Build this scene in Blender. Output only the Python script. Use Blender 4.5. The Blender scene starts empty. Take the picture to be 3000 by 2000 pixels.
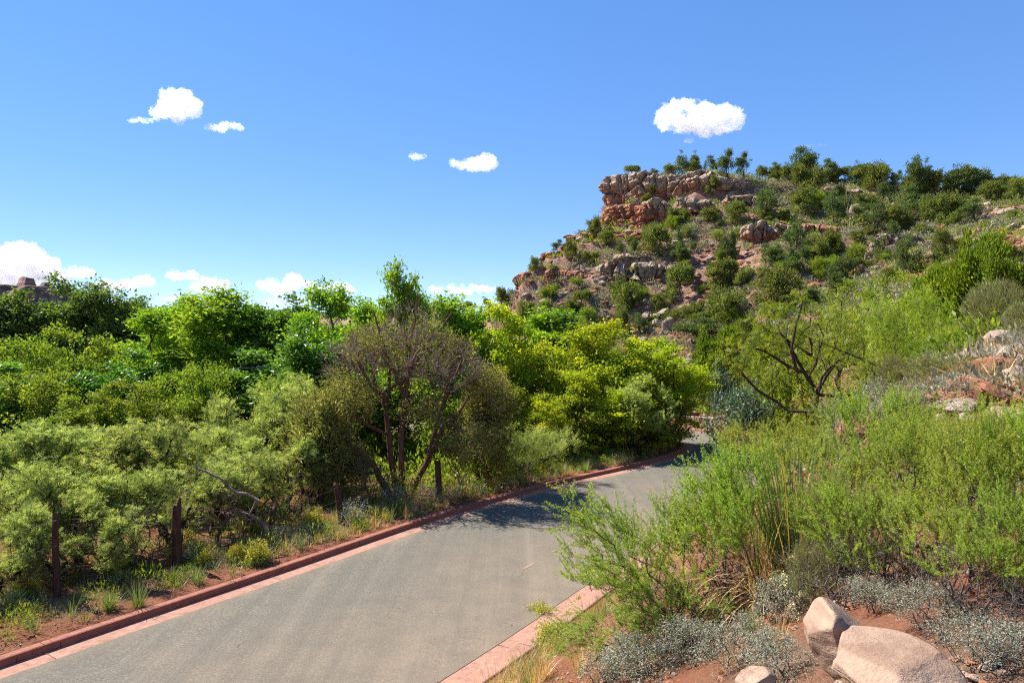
import bpy, math, random
import numpy as np
from mathutils import Vector

# ------------------------------------------------------------------ camera, sky, sun, exposure
scene = bpy.context.scene
col = scene.collection
R = math.radians
EYE = 5.4                      # eye height above the road
FOC = 1568.0                   # focal length in pixels of the measuring grid (2352 x 1568)

cam_data = bpy.data.cameras.new("camera")
cam = bpy.data.objects.new("camera", cam_data)
col.objects.link(cam)
cam.location = (0, 0, EYE)
cam.rotation_euler = (R(90), 0, 0)
cam_data.lens = 24.0
cam_data.sensor_width = 36.0
cam_data.clip_start = 0.05
cam_data.clip_end = 30000
scene.camera = cam

SUN_EL, SUN_AZ = 49.0, -61.0   # degrees; azimuth from +Y towards +X
sv = Vector((math.sin(R(SUN_AZ)) * math.cos(R(SUN_EL)), math.cos(R(SUN_AZ)) * math.cos(R(SUN_EL)), math.sin(R(SUN_EL))))

world = bpy.data.worlds.new("World")
scene.world = world
world.use_nodes = True
wn = world.node_tree
wn.nodes.clear()
w_out = wn.nodes.new("ShaderNodeOutputWorld")
w_bg = wn.nodes.new("ShaderNodeBackground")
w_sky = wn.nodes.new("ShaderNodeTexSky")
w_sky.sky_type = 'NISHITA'
w_sky.sun_disc = False
w_sky.sun_elevation = R(SUN_EL)
w_sky.sun_rotation = R(SUN_AZ)
w_sky.altitude = 1300
w_sky.air_density = 0.7
w_sky.dust_density = 0.0
w_sky.ozone_density = 3.0
w_bg.inputs['Strength'].default_value = 0.14
w_hs = wn.nodes.new("ShaderNodeHueSaturation")
w_hs.inputs['Saturation'].default_value = 1.74
w_hs.inputs['Value'].default_value = 1.45
w_hs.inputs['Hue'].default_value = 0.513
w_gm = wn.nodes.new("ShaderNodeGamma")
w_gm.inputs['Gamma'].default_value = 0.5
wn.links.new(w_sky.outputs['Color'], w_gm.inputs['Color'])
wn.links.new(w_gm.outputs['Color'], w_hs.inputs['Color'])
wn.links.new(w_hs.outputs['Color'], w_bg.inputs['Color'])
wn.links.new(w_bg.outputs['Background'], w_out.inputs['Surface'])

sun_data = bpy.data.lights.new("sun", 'SUN')
sun_data.energy = 5.0
sun_data.angle = R(0.5)
sun_data.color = (1.0, 0.95, 0.87)
sun = bpy.data.objects.new("sun", sun_data)
col.objects.link(sun)
sun.rotation_euler = sv.to_track_quat('Z', 'Y').to_euler()

scene.view_settings.view_transform = 'Standard'
scene.view_settings.look = 'None'
scene.view_settings.gamma = 1.0
scene.view_settings.use_curve_mapping = False
scene.view_settings.exposure = 1.32
scene.cycles.max_bounces = 8
scene.cycles.diffuse_bounces = 2
scene.cycles.transmission_bounces = 6
scene.cycles.volume_bounces = 5
scene.cycles.use_denoising = False
scene.cycles.sample_clamp_indirect = 1.0
scene.cycles.sample_clamp_direct = 1.0
scene.cycles.filter_width = 1.15

rng = np.random.default_rng(11)

# ------------------------------------------------------------------ numpy noise
def _hash(ix, iy, iz):
    h = (ix * 374761393 + iy * 668265263 + iz * 2147483647 + 1013904223) & 0xFFFFFFFF
    h = ((h ^ (h >> 13)) * 1274126177) & 0xFFFFFFFF
    h = ((h ^ (h >> 16)) * 2246822519) & 0xFFFFFFFF
    return ((h ^ (h >> 15)) & 0xFFFFFF) / float(0xFFFFFF)

def vnoise(P):
    """smooth value noise in -1..1 at points P (n,3)"""
    P = np.asarray(P, dtype=np.float64)
    I = np.floor(P).astype(np.int64)
    F = P - I
    F = F * F * F * (F * (F * 6 - 15) + 10)
    out = np.zeros(len(P))
    for dx in (0, 1):
        wx = F[:, 0] if dx else 1 - F[:, 0]
        for dy in (0, 1):
            wy = F[:, 1] if dy else 1 - F[:, 1]
            for dz in (0, 1):
                wz = F[:, 2] if dz else 1 - F[:, 2]
                out += wx * wy * wz * _hash(I[:, 0] + dx, I[:, 1] + dy, I[:, 2] + dz)
    return out * 2 - 1

def fbm(P, octv=4, gain=0.5):
    P = np.asarray(P, dtype=np.float64)
    a, s, o = 1.0, 0.0, np.zeros(len(P))
    for k in range(octv):
        o += a * vnoise(P * 2.03 ** k + 17.3 * k)
        s += a
        a *= gain
    return o / s

def worley2(P):
    """F1, F2 and the id (0..1) of the nearest cell at points P (n,2)"""
    I = np.floor(P).astype(np.int64)
    n = len(P)
    f1 = np.full(n, 9.0); f2 = np.full(n, 9.0); cid = np.zeros(n)
    for dx in (-1, 0, 1):
        for dy in (-1, 0, 1):
            cx, cy = I[:, 0] + dx, I[:, 1] + dy
            px = cx + 0.1 + 0.8 * _hash(cx, cy, 0 * cx + 3)
            py = cy + 0.1 + 0.8 * _hash(cx, cy, 0 * cx + 7)
            d = np.hypot(px - P[:, 0], py - P[:, 1])
            c = _hash(cx, cy, 0 * cx + 11)
            near = d < f1
            f2 = np.where(near, f1, np.minimum(f2, d))
            cid = np.where(near, c, cid)
            f1 = np.where(near, d, f1)
    return f1, f2, cid

def smooth(a, b, x):
    t = np.clip((x - a) / (b - a), 0, 1)
    return t * t * (3 - 2 * t)

# ------------------------------------------------------------------ mesh and material helpers
def make_mesh(name, V, faces, mats=None, tint=None, midx=None, smooth_shade=True):
    """V (n,3); faces: list of int arrays (k,3) or (k,4)"""
    me = bpy.data.meshes.new(name)
    V = np.ascontiguousarray(V, dtype=np.float32)
    me.vertices.add(len(V))
    me.vertices.foreach_set('co', V.ravel())
    loops, starts, pos = [], [], 0
    for f in faces:
        f = np.asarray(f, dtype=np.int32)
        if len(f) == 0:
            continue
        k = f.shape[1]
        loops.append(f.ravel())
        starts.append(pos + np.arange(len(f), dtype=np.int32) * k)
        pos += f.size
    loops = np.concatenate(loops); starts = np.concatenate(starts)
    me.loops.add(len(loops))
    me.loops.foreach_set('vertex_index', loops)
    me.polygons.add(len(starts))
    me.polygons.foreach_set('loop_start', starts.astype(np.int32))
    if midx is not None:
        me.polygons.foreach_set('material_index', np.asarray(midx, dtype=np.int32))
    me.polygons.foreach_set('use_smooth', np.full(len(starts), bool(smooth_shade)))
    me.update(calc_edges=True)
    if tint is not None:
        at = me.attributes.new('tint', 'FLOAT', 'POINT')
        at.data.foreach_set('value', np.ascontiguousarray(tint, dtype=np.float32))
    for m in (mats or []):
        me.materials.append(m)
    return me

class Geo:
    """collects vertices, faces and a per-vertex tint, then becomes ONE mesh"""
    def __init__(self):
        self.v, self.q, self.t3, self.tt, self.n = [], [], [], [], 0
    def add(self, V, quads=None, tris=None, tint=0.5):
        V = np.asarray(V, dtype=np.float64).reshape(-1, 3)
        if len(V) == 0:
            return
        self.v.append(V)
        self.tt.append(np.broadcast_to(np.asarray(tint, dtype=np.float64), (len(V),)))
        if quads is not None and len(quads):
            self.q.append(np.asarray(quads) + self.n)
        if tris is not None and len(tris):
            self.t3.append(np.asarray(tris) + self.n)
        self.n += len(V)
    def mesh(self, name, mat, smooth_shade=True):
        F = []
        if self.q: F.append(np.concatenate(self.q))
        if self.t3: F.append(np.concatenate(self.t3))
        return make_mesh(name, np.concatenate(self.v), F, [mat] if not isinstance(mat, list) else mat,
                         np.concatenate(self.tt), None, smooth_shade)

def link(name, data, parent=None, loc=None, rot=None, scale=None):
    o = bpy.data.objects.new(name, data)
    col.objects.link(o)
    if parent is not None: o.parent = parent
    if loc is not None: o.location = loc
    if rot is not None: o.rotation_euler = rot
    if scale is not None: o.scale = scale
    return o

def tag(o, label=None, cat=None, group=None, kind=None):
    if label: o['label'] = label
    if cat: o['category'] = cat
    if group: o['group'] = group
    if kind: o['kind'] = kind
    return o

def struct(name, me):
    return tag(link(name, me), kind='structure')

class NT:
    """small helper to write node materials"""
    def __init__(self, name):
        self.m = bpy.data.materials.new(name)
        self.m.use_nodes = True
        self.t = self.m.node_tree
        self.t.nodes.clear()
        self.out = self.t.nodes.new('ShaderNodeOutputMaterial')
    def n(self, kind, **kw):
        nd = self.t.nodes.new('ShaderNode' + kind)
        for k, v in kw.items():
            if k in nd.inputs: self.set(nd.inputs[k], v)
            elif k.startswith('i') and k[1:].isdigit(): self.set(nd.inputs[int(k[1:])], v)
            else: setattr(nd, k, v)
        return nd
    def set(self, sock, v):
        if isinstance(v, bpy.types.NodeSocket): self.t.links.new(v, sock)
        else: sock.default_value = v
    def coord(self):
        return self.n('NewGeometry').outputs['Position']
    def objco(self):
        return self.n('TexCoord').outputs['Object']
    def noise(self, scale, detail=4, rough=0.55, vec=None, dist=0.0):
        nd = self.n('TexNoise', Scale=scale, Detail=detail, Roughness=rough, Distortion=dist)
        self.t.links.new(vec if vec is not None else self.coord(), nd.inputs['Vector'])
        return nd.outputs['Fac']
    def ramp(self, fac, stops):
        nd = self.n('ValToRGB')
        el = nd.color_ramp.elements
        while len(el) < len(stops): el.new(0.5)
        for e, (p, c) in zip(el, stops):
            e.position = p
            e.color = (*c, 1) if not isinstance(c, float) else (c, c, c, 1)
        self.t.links.new(fac, nd.inputs['Fac'])
        return nd.outputs['Color']
    def mix(self, fac, a, b, mode='MIX'):
        nd = self.n('Mix', data_type='RGBA', blend_type=mode)
        self.set(nd.inputs[0], fac)
        for s, v in ((nd.inputs[6], a), (nd.inputs[7], b)):
            if isinstance(v, tuple) and len(v) == 3: v = (*v, 1)
            self.set(s, v)
        return nd.outputs[2]
    def math(self, op, a, b=0.0):
        nd = self.n('Math', operation=op)
        self.set(nd.inputs[0], a); self.set(nd.inputs[1], b)
        return nd.outputs[0]
    def attr(self, name='tint'):
        return self.n('Attribute', attribute_name=name).outputs['Fac']
    def bump(self, h, strength=0.5, dist=0.05):
        return self.n('Bump', Strength=strength, Distance=dist, Height=h).outputs['Normal']
    def principled(self, color, rough=0.9, normal=None, spec=0.3):
        p = self.n('BsdfPrincipled')
        if isinstance(color, tuple) and len(color) == 3: color = (*color, 1)
        self.set(p.inputs['Base Color'], color)
        self.set(p.inputs['Roughness'], rough)
        p.inputs['Specular IOR Level'].default_value = spec
        if normal is not None: self.t.links.new(normal, p.inputs['Normal'])
        self.t.links.new(p.outputs[0], self.out.inputs['Surface'])
        return p

def leaf_mat(name, c0, c1, c2, trans=0.45, gloss=0.05, rough=0.45, tmul=(1.25, 1.2, 0.7), vary=0.10):
    k = NT(name)
    lift = lambda c: tuple(min(0.8, v * 1.45) for v in c)      # raises every leaf colour evenly
    base = k.ramp(k.attr(), [(0.0, lift(c0)), (0.5, lift(c1)), (1.0, lift(c2))])
    oi = k.n('ObjectInfo').outputs['Random']
    hs = k.n('HueSaturation')
    k.set(hs.inputs['Hue'], k.math('ADD', k.math('MULTIPLY', oi, 0.018), 0.489))
    k.set(hs.inputs['Value'], k.math('ADD', k.math('MULTIPLY', oi, 2 * vary), 1 - vary))
    k.set(hs.inputs['Color'], base)
    c = hs.outputs['Color']
    d = k.n('BsdfDiffuse'); k.set(d.inputs['Color'], c)
    t = k.n('BsdfTranslucent'); k.set(t.inputs['Color'], k.mix(1.0, c, tmul, 'MULTIPLY'))
    m = k.n('MixShader'); m.inputs[0].default_value = trans
    k.t.links.new(d.outputs[0], m.inputs[1]); k.t.links.new(t.outputs[0], m.inputs[2])
    g = k.n('BsdfGlossy', Roughness=rough); g.inputs['Color'].default_value = (0.6, 0.6, 0.6, 1)
    m2 = k.n('MixShader'); m2.inputs[0].default_value = gloss
    k.t.links.new(m.outputs[0], m2.inputs[1]); k.t.links.new(g.outputs[0], m2.inputs[2])
    k.t.links.new(m2.outputs[0], k.out.inputs['Surface'])
    return k.m

def bark_mat(name, c0, c1, scale=18.0):
    k = NT(name)
    vec = k.n('Mapping', Scale=(1, 1, 0.18)); k.t.links.new(k.objco(), vec.inputs['Vector'])
    nz = k.noise(scale, 5, 0.65, vec.outputs[0], 0.6)
    k.principled(k.ramp(nz, [(0.3, c0), (0.7, c1)]), 0.95, k.bump(nz, 0.7, 0.03), 0.1)
    return k.m

# ------------------------------------------------------------------ road line (left kerb face), signed distance
KL = np.array([(-35, -31.5), (-21, -8.8), (-14.8, 1.1), (-8.45, 11.27), (-5.38, 15.9), (-2.31, 20.6), (1.45, 25.4), (5.08, 29.1), (7.6, 32.2),
               (8.95, 35.6), (8.1, 39.2), (5.2, 41.6), (0, 43.4), (-8, 44.6), (-20, 45), (-60, 46)], dtype=float)

def catmull(P, step=0.4):
    P = np.asarray(P, float)
    Q = np.vstack([2 * P[0] - P[1], P, 2 * P[-1] - P[-2]])
    out = []
    for i in range(1, len(Q) - 2):
        p0, p1, p2, p3 = Q[i - 1], Q[i], Q[i + 1], Q[i + 2]
        n = max(2, int(np.linalg.norm(p2 - p1) / step))
        t = (np.arange(n) / n)[:, None]
        out.append(0.5 * (2 * p1 + (p2 - p0) * t + (2 * p0 - 5 * p1 + 4 * p2 - p3) * t ** 2 + (3 * p1 - p0 - 3 * p2 + p3) * t ** 3))
    out.append(Q[-2][None])
    return np.vstack(out)

LINE = catmull(KL)
_T = np.gradient(LINE, axis=0)
_T = _T / np.linalg.norm(_T, axis=1)[:, None]
LNORM = np.stack([_T[:, 1], -_T[:, 0]], 1)       # to the right of the road line
LS = np.concatenate([[0], np.cumsum(np.linalg.norm(np.diff(LINE, axis=0), axis=1))])

def road_off(X, Y):
    """signed distance right of the left kerb face (positive = on the road side)"""
    X = np.asarray(X, float); Y = np.asarray(Y, float)
    o = np.full(X.shape, 1e6)
    near = np.hypot(X, Y) < 90
    idx = np.nonzero(near)[0]
    for c in np.array_split(idx, max(1, len(idx) // 20000)):
        if len(c) == 0: continue
        d2 = (X[c, None] - LINE[None, :, 0]) ** 2 + (Y[c, None] - LINE[None, :, 1]) ** 2
        j = np.argmin(d2, 1)
        v = (X[c] - LINE[j, 0]) * LNORM[j, 0] + (Y[c] - LINE[j, 1]) * LNORM[j, 1]
        o[c] = np.where(v >= 0, 1, -1) * np.maximum(np.abs(v), np.sqrt(d2[np.arange(len(c)), j]) * 0.98)
    # beyond the searched range only the side matters
    far = ~near
    o[far] = np.where(X[far] > 0.35 * Y[far] - 20, 60, -60)
    return o

def dip(Y):
    """the road falls away a little towards the bend"""
    return -0.55 * smooth(33, 47, np.asarray(Y, float))

# ------------------------------------------------------------------ terrain: height profiles by bearing (real metres)
def zat(y, Y):
    return EYE + (784 - y) / FOC * Y
PROFILE = {
    -500: [(1, 3.8), (4, 3.8), (12, .2), (25, -.2), (40, -1.4), (60, -2.4), (150, -2), (400, 4), (1500, 10), (9000, 10)],
    0:    [(1, 3.8), (4, 3.8), (12, .2), (25, -.2), (40, -1.4), (60, -2.4), (150, -2), (400, 4), (1500, 10), (9000, 10)],
    450:  [(1, 3.8), (6, 3.8), (15, .2), (25, -.1), (40, -1.2), (60, -2.4), (150, -2), (220, 1), (300, 8), (400, 6), (1500, 10), (9000, 10)],
    620:  [(1, 3.8), (7, 3.8), (16, .2), (25, -.1), (40, -1.2), (60, -2.4), (150, -2), (220, 4), (300, zat(738, 300)), (360, 15), (600, 8), (1500, 10), (9000, 10)],
    1000: [(1, 3.8), (10, 3.8), (22, .2), (40, -.4), (60, -1.6), (130, -1), (200, 5), (300, zat(704, 300)), (360, 18), (600, 8), (1500, 10), (9000, 10)],
    1140: [(1, 3.8), (12, 3.8), (24, .2), (60, -1), (90, 0), (130, 12.4), (160, 15.5), (220, 13), (300, 15), (600, 8), (1500, 10), (9000, 10)],
    1190: [(1, 3.8), (12, 3.8), (24, .2), (60, -1), (84, .5), (95, zat(730, 95)), (102, zat(680, 102)), (104.5, zat(672, 104.5)), (105.5, zat(645, 105.5)), (108, zat(646, 108)), (122, 10), (160, 13), (220, 10), (600, 8), (1500, 10), (9000, 10)],
    1260: [(1, 3.8), (13, 3.8), (26, .2), (60, -.8), (82, 1), (92, zat(750, 92)), (100, zat(672, 100)), (103.5, zat(655, 103.5)), (104.5, zat(628, 104.5)), (110, zat(592, 110)), (111, zat(588, 111)), (126, 14), (160, 13), (220, 10), (600, 8), (1500, 10), (9000, 10)],
    1330: [(1, 3.8), (14, 3.8), (27, .2), (60, -.6), (82, 1), (90, zat(765, 90)), (100, zat(665, 100)), (103, zat(640, 103)), (104, zat(610, 104)), (110, zat(555, 110)), (112, zat(543, 112)), (128, 17), (170, 13), (300, 10), (1500, 10), (9000, 10)],
    1385: [(1, 3.8), (15, 3.8), (28, .2), (60, -.5), (80, 1), (90, zat(760, 90)), (100, zat(630, 100)), (108, zat(548, 108)), (117, zat(530, 117)), (120, zat(505, 120)), (123.5, zat(486, 123.5)), (124.5, zat(470, 124.5)), (130, 26), (150, 22), (300, 15), (1500, 10), (9000, 10)],
    1415: [(1, 3.8), (15, 3.8), (28, .2), (60, -.5), (80, 1), (90, zat(760, 90)), (100, zat(625, 100)), (108, zat(556, 108)), (115.5, zat(532, 115.5)), (118, zat(505, 118)), (121.5, zat(490, 121.5)), (122.7, zat(416, 122.7)), (134, zat(408, 134)), (160, 33), (300, 22), (1500, 10), (9000, 10)],
    1500: [(1, 3.8), (15, 3.8), (28, .2), (55, 0), (70, 1.2), (80, 4.5), (90, zat(715, 90)), (100, zat(600, 100)), (108, zat(525, 108)), (113, zat(495, 113)), (116.5, zat(478, 116.5)), (117.7, zat(405, 117.7)), (130, zat(400, 130)), (170, 36), (300, 25), (1500, 10), (9000, 10)],
    1650: [(1, 3.8), (12, 3.8), (30, 1.5), (48, .2), (60, 1.6), (75, 5), (90, zat(655, 90)), (100, zat(560, 100)), (105, zat(505, 105)), (108.5, zat(475, 108.5)), (110.5, zat(456, 110.5)), (111.7, zat(407, 111.7)), (130, zat(402, 130)), (170, 37), (300, 28), (1500, 10), (9000, 10)],
    1750: [(1, 3.8), (12, 3.9), (30, 2.0), (46, 1), (60, 3), (75, 8.2), (84, zat(640, 84)), (95, zat(550, 95)), (105, zat(475, 105)), (112, zat(428, 112)), (120, zat(415, 120)), (170, 36), (300, 28), (1500, 10), (9000, 10)],
    1900: [(1, 3.8), (8, 3.9), (16, 3.9), (30, 2.8), (45, 2.6), (60, 5.0), (75, zat(690, 75)), (84, zat(590, 84)), (95, zat(520, 95)), (105, zat(462, 105)), (114, zat(432, 114)), (122, zat(424, 122)), (170, 36), (300, 28), (1500, 10), (9000, 10)],
    2100: [(1, 3.8), (5, 3.85), (7, 4.2), (9, 4.55), (12, 4.85), (14, 4.95), (25, 5.4), (45, 6.8), (58, zat(690, 58)), (70, zat(610, 70)), (85, zat(520, 85)), (97, zat(465, 97)), (106, zat(440, 106)), (115, zat(432, 115)), (170, 34), (300, 28), (1500, 10), (9000, 10)],
    2352: [(1, 3.8), (3, 3.85), (6, 4.35), (9, 4.95), (13, 5.5), (20, 6.3), (30, 7.6), (45, zat(640, 45)), (58, zat(565, 58)), (72, zat(505, 72)), (84, zat(468, 84)), (92, zat(452, 92)), (100, zat(446, 100)), (150, 30), (300, 28), (1500, 10), (9000, 10)],
    2800: [(1, 3.8), (3, 4.0), (6, 4.9), (9, 5.8), (13, 6.6), (20, 8.0), (30, 10), (45, 14), (60, 19), (75, 23), (90, 25), (150, 27), (300, 26), (1500, 10), (9000, 10)],
}
_xs = np.array(sorted(PROFILE), float)
_us = (_xs - 1176) / FOC
_LG = np.linspace(0, math.log(9000), 1400)
_TAB = np.stack([np.interp(np.exp(_LG), [p[0] for p in PROFILE[int(x)]], [p[1] for p in PROFILE[int(x)]]) for x in _xs])

_uf = np.linspace(_us[0], _us[-1], 560)
_TF = np.stack([np.interp(_uf, _us, _TAB[:, c]) for c in range(_TAB.shape[1])], 1)
_kn = np.exp(-0.5 * (np.arange(-9, 10) / 3.2) ** 2); _kn /= _kn.sum()
_pad = np.pad(_TF, ((9, 9), (0, 0)), 'edge')
_TF = sum(w * _pad[m:m + len(_uf)] for m, w in enumerate(_kn))

def zbase(X, Y):
    r = np.maximum(np.hypot(X, Y), 1.0)
    th = np.arctan2(X, Y)
    thc = np.clip(th, math.atan(_us[0]), math.atan(_us[-1]))
    u = np.tan(thc)
    lg = np.clip(np.log(np.maximum(r * np.cos(thc), 1.0)), 0, _LG[-1] - 1e-6)
    fu = np.clip((u - _uf[0]) / (_uf[1] - _uf[0]), 0, len(_uf) - 1.001)
    j = np.floor(fu).astype(int); a = fu - j
    f = lg / (_LG[1] - _LG[0]); i = np.floor(f).astype(int); f = f - i
    i = np.clip(i, 0, len(_LG) - 2)
    z0 = _TF[j, i] * (1 - f) + _TF[j, i + 1] * f
    z1 = _TF[j + 1, i] * (1 - f) + _TF[j + 1, i + 1] * f
    z = z0 * (1 - a) + z1 * a
    back = smooth(1.3, 2.6, np.abs(th))
    return z * (1 - back) + 3.9 * back

def zfun(X, Y):
    X = np.atleast_1d(np.asarray(X, float)); Y = np.atleast_1d(np.asarray(Y, float))
    r = np.hypot(X, Y)
    z = zbase(X, Y)
    o = road_off(X, Y)
    P = np.stack([X, Y, 0 * X], 1)
    hill = smooth(4.5, 10, z) * smooth(35, 60, r) * (1 - smooth(160, 260, r))
    n1 = fbm(P * 0.09, 4); n2 = fbm(P * 0.6 + 40, 3)
    z = z + hill * (0.9 * n1 + 0.28 * n2)
    # rock benches: a soft staircase where the noise lets it show
    hh = 2.1 + 0.0 * z
    q = (z + 0.5 * fbm(P * 0.05 + 9, 2)) / hh
    fl = np.floor(q); fr = q - fl
    st = (fl + smooth(0.55, 0.80, fr)) * hh - 0.5 * fbm(P * 0.05 + 9, 2)
    m = hill * smooth(-0.15, 0.25, fbm(P * 0.045 + 77, 3)) * 0.75
    z = z * (1 - m) + st * m
    z = z + (1 - hill) * (0.10 * fbm(P * 0.35 + 5, 3) + 0.035 * fbm(P * 2.2, 3)) * (1 - smooth(300, 900, r) * 0)
    # road corridor
    n3 = 0.05 * fbm(P * 1.1 + 3, 3)
    dz = dip(Y)
    left = 0.13 + dz + (z - 0.13 - dz) * smooth(0.3, 5.0, -o) + n3 * smooth(0.1, 0.6, -o)
    cut = 0.13 + dz + (0.64 + 0.18 * smooth(6, 9.5, Y)) * np.maximum(o - 7.4, 0) + n3 * 1.6 * smooth(7.2, 7.9, o)
    k = 0.35
    hmin = np.clip(0.5 + 0.5 * (cut - z) / k, 0, 1)
    right = cut * (1 - hmin) + z * hmin - k * hmin * (1 - hmin)
    right = np.where(o > 40, z, right)
    zz = np.where(o < 3, left, right)
    sunk = smooth(-0.21, -0.13, o) * (1 - smooth(6.98, 7.09, o))
    return zz * (1 - sunk) + (-0.30 + dz) * sunk

def ray_ground(x, y, Y0=4.0, Y1=220.0):
    """ground point that shows at grid pixel (x, y), first hit at forward distance >= Y0"""
    u = (x - 1176) / FOC; e = (784 - y) / FOC
    Ys = np.exp(np.arange(math.log(Y0), math.log(Y1), 0.035))
    d = zfun(u * Ys, Ys) - (EYE + e * Ys)
    hit = np.nonzero(d >= 0)[0]
    k = hit[0] if len(hit) else int(np.argmax(d))
    if len(hit) and k > 0:
        Ys = np.linspace(Ys[k - 1], Ys[k], 14)
        d = zfun(u * Ys, Ys) - (EYE + e * Ys)
        k = int(np.nonzero(d >= 0)[0][0]) if (d >= 0).any() else 13
    Yh = Ys[k]
    return np.array([u * Yh, Yh, float(zfun([u * Yh], [Yh])[0])])

def at(x, Y):
    """ground point on bearing of grid column x at forward distance Y"""
    u = (x - 1176) / FOC
    return np.array([u * Y, Y, float(zfun([u * Y], [Y])[0])])
# ------------------------------------------------------------------ ground sheet
def soil_material():
    k = NT("red_soil")
    n1 = k.noise(0.35, 5, 0.6); n2 = k.noise(3.2, 6, 0.7); n3 = k.noise(22, 5, 0.75)
    n4 = k.noise(0.09, 3, 0.5)
    red = k.ramp(n2, [(0.30, (0.131, 0.042, 0.021)), (0.52, (0.227, 0.077, 0.039)), (0.75, (0.300, 0.124, 0.072))])
    grit = k.ramp(n3, [(0.35, (0.126, 0.051, 0.029)), (0.62, (0.260, 0.111, 0.066)), (0.72, (0.386, 0.238, 0.164))])
    c = k.mix(0.42, red, grit)
    grey = k.ramp(n3, [(0.35, (0.103, 0.067, 0.046)), (0.7, (0.229, 0.170, 0.127))])
    c = k.mix(k.ramp(n1, [(0.48, 0.0), (0.66, 0.75)]), c, grey)
    c = k.mix(k.ramp(n4, [(0.42, 0.0), (0.68, 0.45)]), c, (0.158, 0.091, 0.053))
    sep = k.n('SeparateXYZ'); k.t.links.new(k.coord(), sep.inputs[0])
    up = k.ramp(k.math('DIVIDE', sep.outputs['Z'], 12.0), [(0.35, 0.0), (1.0, 1.0)])
    n6 = k.noise(1.3, 6, 0.75)
    stony = k.ramp(n6, [(0.38, (0.123, 0.072, 0.055)), (0.50, (0.239, 0.152, 0.116)), (0.62, (0.370, 0.275, 0.217))])
    c = k.mix(k.math('MULTIPLY', up, k.ramp(n2, [(0.40, 0.85), (0.62, 0.25)])), c, stony)
    b = k.bump(k.math('ADD', k.math('MULTIPLY', n2, 0.8), n3), 0.9, 0.06)
    k.principled(c, 0.96, b, 0.1)
    return k.m
M_SOIL = soil_material()

def ground():
    a = np.concatenate([np.arange(-180, -60, 6.0), np.arange(-60, -44, 1.0), np.arange(-44, 44.01, 0.13), np.arange(45, 60, 1.0), np.arange(60, 180, 6.0)])
    r = [0.35]
    while r[-1] < 9000:
        q = r[-1]
        r.append(q + (0.06 if q < 4 else q * 0.009 if q < 40 else 0.36 if q < 125 else q * 0.012 if q < 340 else q * 0.06))
    r = np.array(r)
    A, RR = np.meshgrid(np.radians(a), r)
    X, Y = (RR * np.sin(A)).ravel(), (RR * np.cos(A)).ravel()
    V = np.stack([X, Y, zfun(X, Y)], 1)
    nr, na = RR.shape
    i = np.arange(nr - 1)[:, None] * na
    j = np.arange(na)[None, :]
    j2 = (j + 1) % na
    F = np.stack([(i + j), (i + j2), (i + na + j2), (i + na + j)], 2).reshape(-1, 4)
    V = np.vstack([V, [[0, 0, float(zfun([0.0], [0.01])[0])]]])
    c = len(V) - 1
    tri = np.stack([np.full(na, c), j[0], j2[0]], 1)
    return make_mesh("ground", V, [F[:, ::-1], tri[:, ::-1]], [M_SOIL])
struct("ground", ground())

# ------------------------------------------------------------------ road, gutters, kerbs
def strip(prof, s0, s1, jitter=None, step=1, closed=False):
    """sweep a profile [(offset, z)] along the road line between arc lengths s0 and s1"""
    k = np.nonzero((LS >= s0) & (LS <= s1))[0][::step]
    n = len(prof)
    V = np.empty((len(k), n, 3))
    for m, (o, z) in enumerate(prof):
        V[:, m, 0] = LINE[k, 0] + LNORM[k, 0] * o
        V[:, m, 1] = LINE[k, 1] + LNORM[k, 1] * o
        V[:, m, 2] = z + dip(V[:, m, 1])
    i = np.arange(len(k) - 1)[:, None] * n
    j = np.arange(n if closed else n - 1)[None, :]
    j2 = (j + 1) % n
    F = np.stack([i + j, i + j2, i + n + j2, i + n + j], 2).reshape(-1, 4)
    return V.reshape(-1, 3), F

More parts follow.
